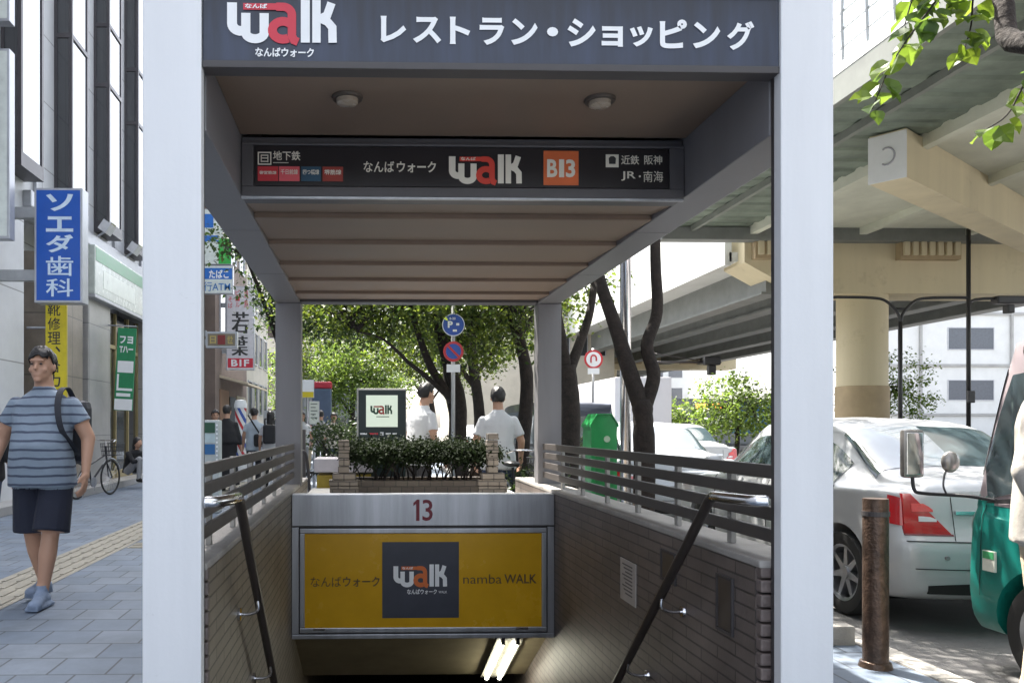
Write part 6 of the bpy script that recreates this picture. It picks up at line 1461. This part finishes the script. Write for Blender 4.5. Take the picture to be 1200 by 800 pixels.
    for j in range(m + 1):
        for i in range(n):
            th = 2 * math.pi * i / n; fr = math.cos(th)          # -1 = face side
            if fr < -.45: low = .32 - .12 * math.sin(th * 5 + ph[0]) * .6
            elif fr < -.12: low = .32 - (fr + .45) / .33 * .58
            elif fr < .25: low = .02 if hair == 'short' else -1.0
            else: low = -.74 if hair == 'short' else -1.2
            if hair == 'long' and fr > -.35: low = -1.2
            low += .05 * g.gauss(0, 1)
            a = math.pi / 2 + (low - math.pi / 2) * j / m
            fade = min(1, j / 5); lump = .035 * math.sin(th * 3 + ph[1] + a * 2) + .03 * math.sin(th * 7 + ph[2]) * math.cos(a * 5 + ph[3]) + .015 * g.gauss(0, 1)
            rr = 1 + lump * fade + .05 + (.05 * fade if fr < -.3 else 0); R3 = (.085, .102, .104); ext = 0
            if hair == 'long' and low < -.9 and j > m * .55: a = -.2; ext = -.24 * (j / m - .55) / .45
            ca = max(.05, math.cos(a))
            vs.append((hc.x + math.sin(th) * R3[0] * ca * rr, hc.y + .014 + fr * R3[1] * ca * rr, hc.z + .028 + R3[2] * math.sin(a) * rr + ext))
    for j in range(m):
        for i in range(n): fs.append((j * n + i, j * n + (i + 1) % n, (j + 1) * n + (i + 1) % n, (j + 1) * n + i))
    hb.add(vs, fs); ho = hb.build('hair', hm, t, True)
    md = ho.modifiers.new('thick', 'SOLIDIFY'); md.thickness = .012; md.offset = -1
    for o in (body, ho):
        for v in o.data.vertices: v.co *= H / 1.75
    eyes = MB(); k = H / 1.75
    for s_ in (-1, 1): c = (hc + V3(s_ * .031, -.083, .010)) * k; eyes.ball(c, (.011 * k, .007 * k, .007 * k), 10, 6)
    eyes.build('eyes', M('eye_dark', (.03, .025, .02), .3), t, True)
    md.thickness *= k
    t.location = loc; t.rotation_euler = (0, 0, rz)
    return t, k
shirt_w = cloth('shirt_white', (.55, .56, .58), .05); jean = cloth('denim', (.035, .05, .095)); blackc = cloth('cloth_black', (.012, .012, .014)); greyc = cloth('cloth_grey', (.28, .28, .29)); shoe_b = cloth('shoe_grey_blue', (.20, .25, .34), .3); shoe_d = cloth('shoe_dark', (.02, .018, .016)); beigec = cloth('cloth_beige', (.52, .43, .30)); navyc = cloth('shorts_navy', (.012, .015, .03)); tee = cloth('tee_blue_grey', (.38, .44, .50))
polo = stripes('polo_stripes', (.20, .25, .31), (.055, .07, .11), .062, .26)
# man in the striped polo
pm = W(55, 700, 5.75)
man, k = person('heavy man in a striped grey blue polo and navy shorts walking on the pavement', (pm.x - .10, 5.95, 0), R(-4), 1.84, belly=.055, wide=1.16, armL=((.262, .03, 1.13), (.275, -.05, .90)), armR=((.27, .03, 1.13), (.30, -.06, .90)), legL=((.095, -.10, .49), (.065, -.16, .09)), legR=((.10, .03, .48), (.075, .16, .11)), mats=[skin, polo, navyc, shoe_b], sleeve=.55, shorts=True, voxel=.0085)
bpk = thing('backpack', (0, 0, 0), 'dark backpack worn by the man in the striped polo', 'backpack')
mb = MB(); mb.bbox(-.15, .20, .15, .33, .95, 1.40, .06); mb.build('bag', M('bag_dark', (.02, .022, .03), .7, 0, .2, 10), bpk)
for s_ in (1,):
    mb = MB()
    for (pa) in [cr([(s_ * .13, .16, 1.40), (s_ * .135, .05, 1.475), (s_ * .138, -.06, 1.445), (s_ * .15, -.125, 1.33), (s_ * .175, -.12, 1.18), (s_ * .20, .02, 1.05), (s_ * .15, .16, 1.0)], 5)]:
        wv_ = []
        for i, p in enumerate(pa): wv_ += [p + V3(-.02, 0, 0), p + V3(.02, 0, 0), p + V3(.02, -.006, .006), p + V3(-.02, -.006, .006)]
        n = len(pa); mb.add(wv_, [(4 * i + a, 4 * i + (a + 1) % 4, 4 * i + 4 + (a + 1) % 4, 4 * i + 4 + a) for i in range(n - 1) for a in range(4)])
    mb.build('strap', M('bag_dark', (.02, .022, .03), .7, 0, .2, 10), bpk)
bpk.location = man.location; bpk.rotation_euler = man.rotation_euler; bpk.scale = (k * 1.06, k * 1.06, k)
# person walking behind him, cut by the picture edge
p2 = W(6, 655, 7.4)
person('person in a dark top and jeans behind the man in the striped polo', (p2.x - .24, 7.5, 0), R(170), 1.72, mats=[skin, blackc, jean, shoe_d], sleeve=1.6, voxel=.014, legL=((.10, -.10, .48), (.10, -.02, .09)), legR=((.10, .05, .49), (.10, .2, .12)))
# crouching figure by the shop window
def sitter(label, loc, rz, mats):
    t = thing('person', (0, 0, 0), label, 'person', 'people on the street'); f = Fig()
    f.rings([(.18, .17, .15, .05), (.32, .17, .14, .02), (.48, .18, .13, -.04), (.60, .17, .11, -.09), (.66, .08, .07, -.11)], 1)
    hc = V3(0, -.17, .80); f.cone((0, -.11, .64), hc, .055, .05, 0); f.ball(hc, (.078, .095, .11), 0); f.cone(hc + V3(0, -.09, .0), hc + V3(0, -.108, -.025), .010, .013, 0)
    for s_ in (-1, 1):
        f.cone((s_ * .10, .02, .22), (s_ * .14, -.36, .47), .085, .065, 2); f.cone((s_ * .14, -.36, .47), (s_ * .12, -.32, .08), .064, .045, 2); f.cone((s_ * .12, -.30, .04), (s_ * .13, -.44, .03), .045, .036, 3)
        f.cone((s_ * .18, -.08, .58), (s_ * .24, -.28, .42), .06, .05, 1); f.cone((s_ * .24, -.28, .42), (s_ * .08, -.43, .47), .045, .03, 1); f.ball((s_ * .04, -.45, .48), (.05, .03, .03), 0)
    f.build(t, mats, .013)
    mb = MB(); mb.ball(hc + V3(0, .02, .03), (.09, .10, .105), 16, 10); mb.ball(hc + V3(0, .06, -.06), (.085, .06, .12), 14, 9); h = mb.build('hair', hairm, t, True)
    t.location = loc; t.rotation_euler = (0, 0, rz); return t
p3 = W(157, 548, 17.0)
sitter('person in black sitting hunched on the step by the shop window', (p3.x - .1, 17.2, .13), R(60), [skin, blackc, greyc, shoe_d])
# men in white shirts beyond the hedge
q1 = W(493, 500, 8.95)
person('man in a white shirt looking down beside the poster stand', (q1.x + .02, 9.75, 0), R(178 - 48), 1.80, lean=.16, head=(.02, -.03), armL=((.235, -.04, 1.12), (.24, -.22, .93)), armR=((.24, -.02, 1.12), (.25, -.16, .90)), mats=[skin, shirt_w, cloth('trousers_dark', (.03, .03, .035)), shoe_d], sleeve=.72, voxel=.011)
q2 = W(590, 500, 9.0)
person('man in an untucked white shirt seen from behind, beside the rear canopy post', (q2.x, 9.35, 0), R(176), 1.73, lean=.06, head=(0, -.015), wide=1.08, mats=[skin, shirt_w, jean, shoe_d], sleeve=.75, armL=((.245, .0, 1.12), (.25, -.10, .90)), armR=((.25, -.02, 1.12), (.26, -.15, .90)), voxel=.011)
# person at the right edge
q3 = W(1196, 600, 3.35)
person('person in a pale shirt and beige trousers in front of the teal van', (2.945, 3.42, 0), R(35), 1.70, mats=[skin, cloth('shirt_cream', (.40, .37, .33), .06), beigec, shoe_d], sleeve=1.55, wide=1.05, voxel=.010, armL=((.25, .0, 1.12), (.235, -.13, .93)), armR=((.25, .02, 1.12), (.25, -.06, .90)), legL=((.11, -.03, .48), (.12, .02, .09)))
# figures seen through the gap by the left post
def gp(px, Y): return (XX(px, Y), Y, 0)
person('woman in a grey patterned top beside the standing board', gp(252, 17), R(20), 1.62, mats=[skin, stripes('top_pattern', (.30, .29, .28), (.12, .11, .11), .045, .4), blackc, shoe_d], sleeve=1.2, voxel=.016, hair='short', fingers=False)
person('person in a long black dress and black cape walking past the barber pole', gp(266, 16.2), R(170), 1.70, mats=[skin, blackc, blackc, shoe_d], sleeve=1.7, voxel=.016, skirt=True, cape=True, wide=1.1, hair='short', fingers=False)
person('person in a blue grey shirt and dark trousers with a shoulder bag', gp(298, 17.5), R(180), 1.68, mats=[skin, tee, blackc, shoe_d], sleeve=.6, voxel=.016, fingers=False, legL=((.10, -.08, .48), (.10, -.06, .09)), legR=((.10, .02, .48), (.10, .14, .10)))
person('person in a pale top with a black daypack by the left rear post', gp(317, 17), R(180), 1.60, mats=[skin, cloth('top_pale', (.45, .45, .46)), blackc, shoe_d], sleeve=.7, voxel=.016, hair='long', fingers=False)
def pack(label, p, z0, z1, w, kind, name='backpack', dx=0):
    t = thing(name, (p[0] + dx, p[1] - .2, z0), label, kind); m_ = M('bag_black', (.012, .012, .014), .7, 0, .2, 10)
    mb = MB(); mb.bbox(p[0] + dx - w, p[0] + dx + w, p[1] - .28, p[1] - .13, z0, z1, .05); mb.build('bag', m_, t)
    mb = MB()
    if name == 'backpack':
        for s_ in (-1, 1): mb.tube(cr([(p[0] + s_ * w * .7, p[1] - .2, z1 - .03), (p[0] + s_ * w * .8, p[1] - .12, z1 + .10), (p[0] + s_ * w * .8, p[1] + .05, z1 + .12)], 4), .018, 6)
    else: mb.tube(cr([(p[0] + dx, p[1] - .16, z1), (p[0] + .0, p[1] - .15, z1 + .22), (p[0] - .13, p[1] - .02, z1 + .40)], 4), .018, 6)
    mb.build('strap', m_, t)
pack('black daypack on the person in the pale top', gp(317, 17), .92, 1.32, .13, 'backpack')
pack('black shoulder bag carried by the person in the blue grey shirt', gp(298, 17.5), .85, 1.12, .12, 'bag', 'shoulder_bag', .14)
for i, (px, Y, mt, lab, h) in enumerate(((354, 21, [skin, shirt_w, greyc, shoe_d], 'person in a white shirt in the small crowd, leftmost beyond the rear post', 1.66), (376, 21.5, [skin, greyc, blackc, shoe_d], 'person in a grey shirt in the small crowd by the delivery van', 1.70), (391, 20.5, [skin, cloth('top_cream', (.62, .55, .48)), jean, shoe_d], 'person in a cream shirt in the small crowd, nearest the poster stand', 1.62), (366, 23, [skin, cloth('top_pink', (.60, .38, .36)), beigec, shoe_d], 'person in a pink shirt in the small crowd, farthest away', 1.60))):
    person(lab, gp(px, Y), R(180 if i % 2 else 10), h, mats=mt, sleeve=.6 + .3 * i, voxel=.02, fingers=False, hair='long' if i in (0, 3) else 'short', group='small crowd at the end of the street')
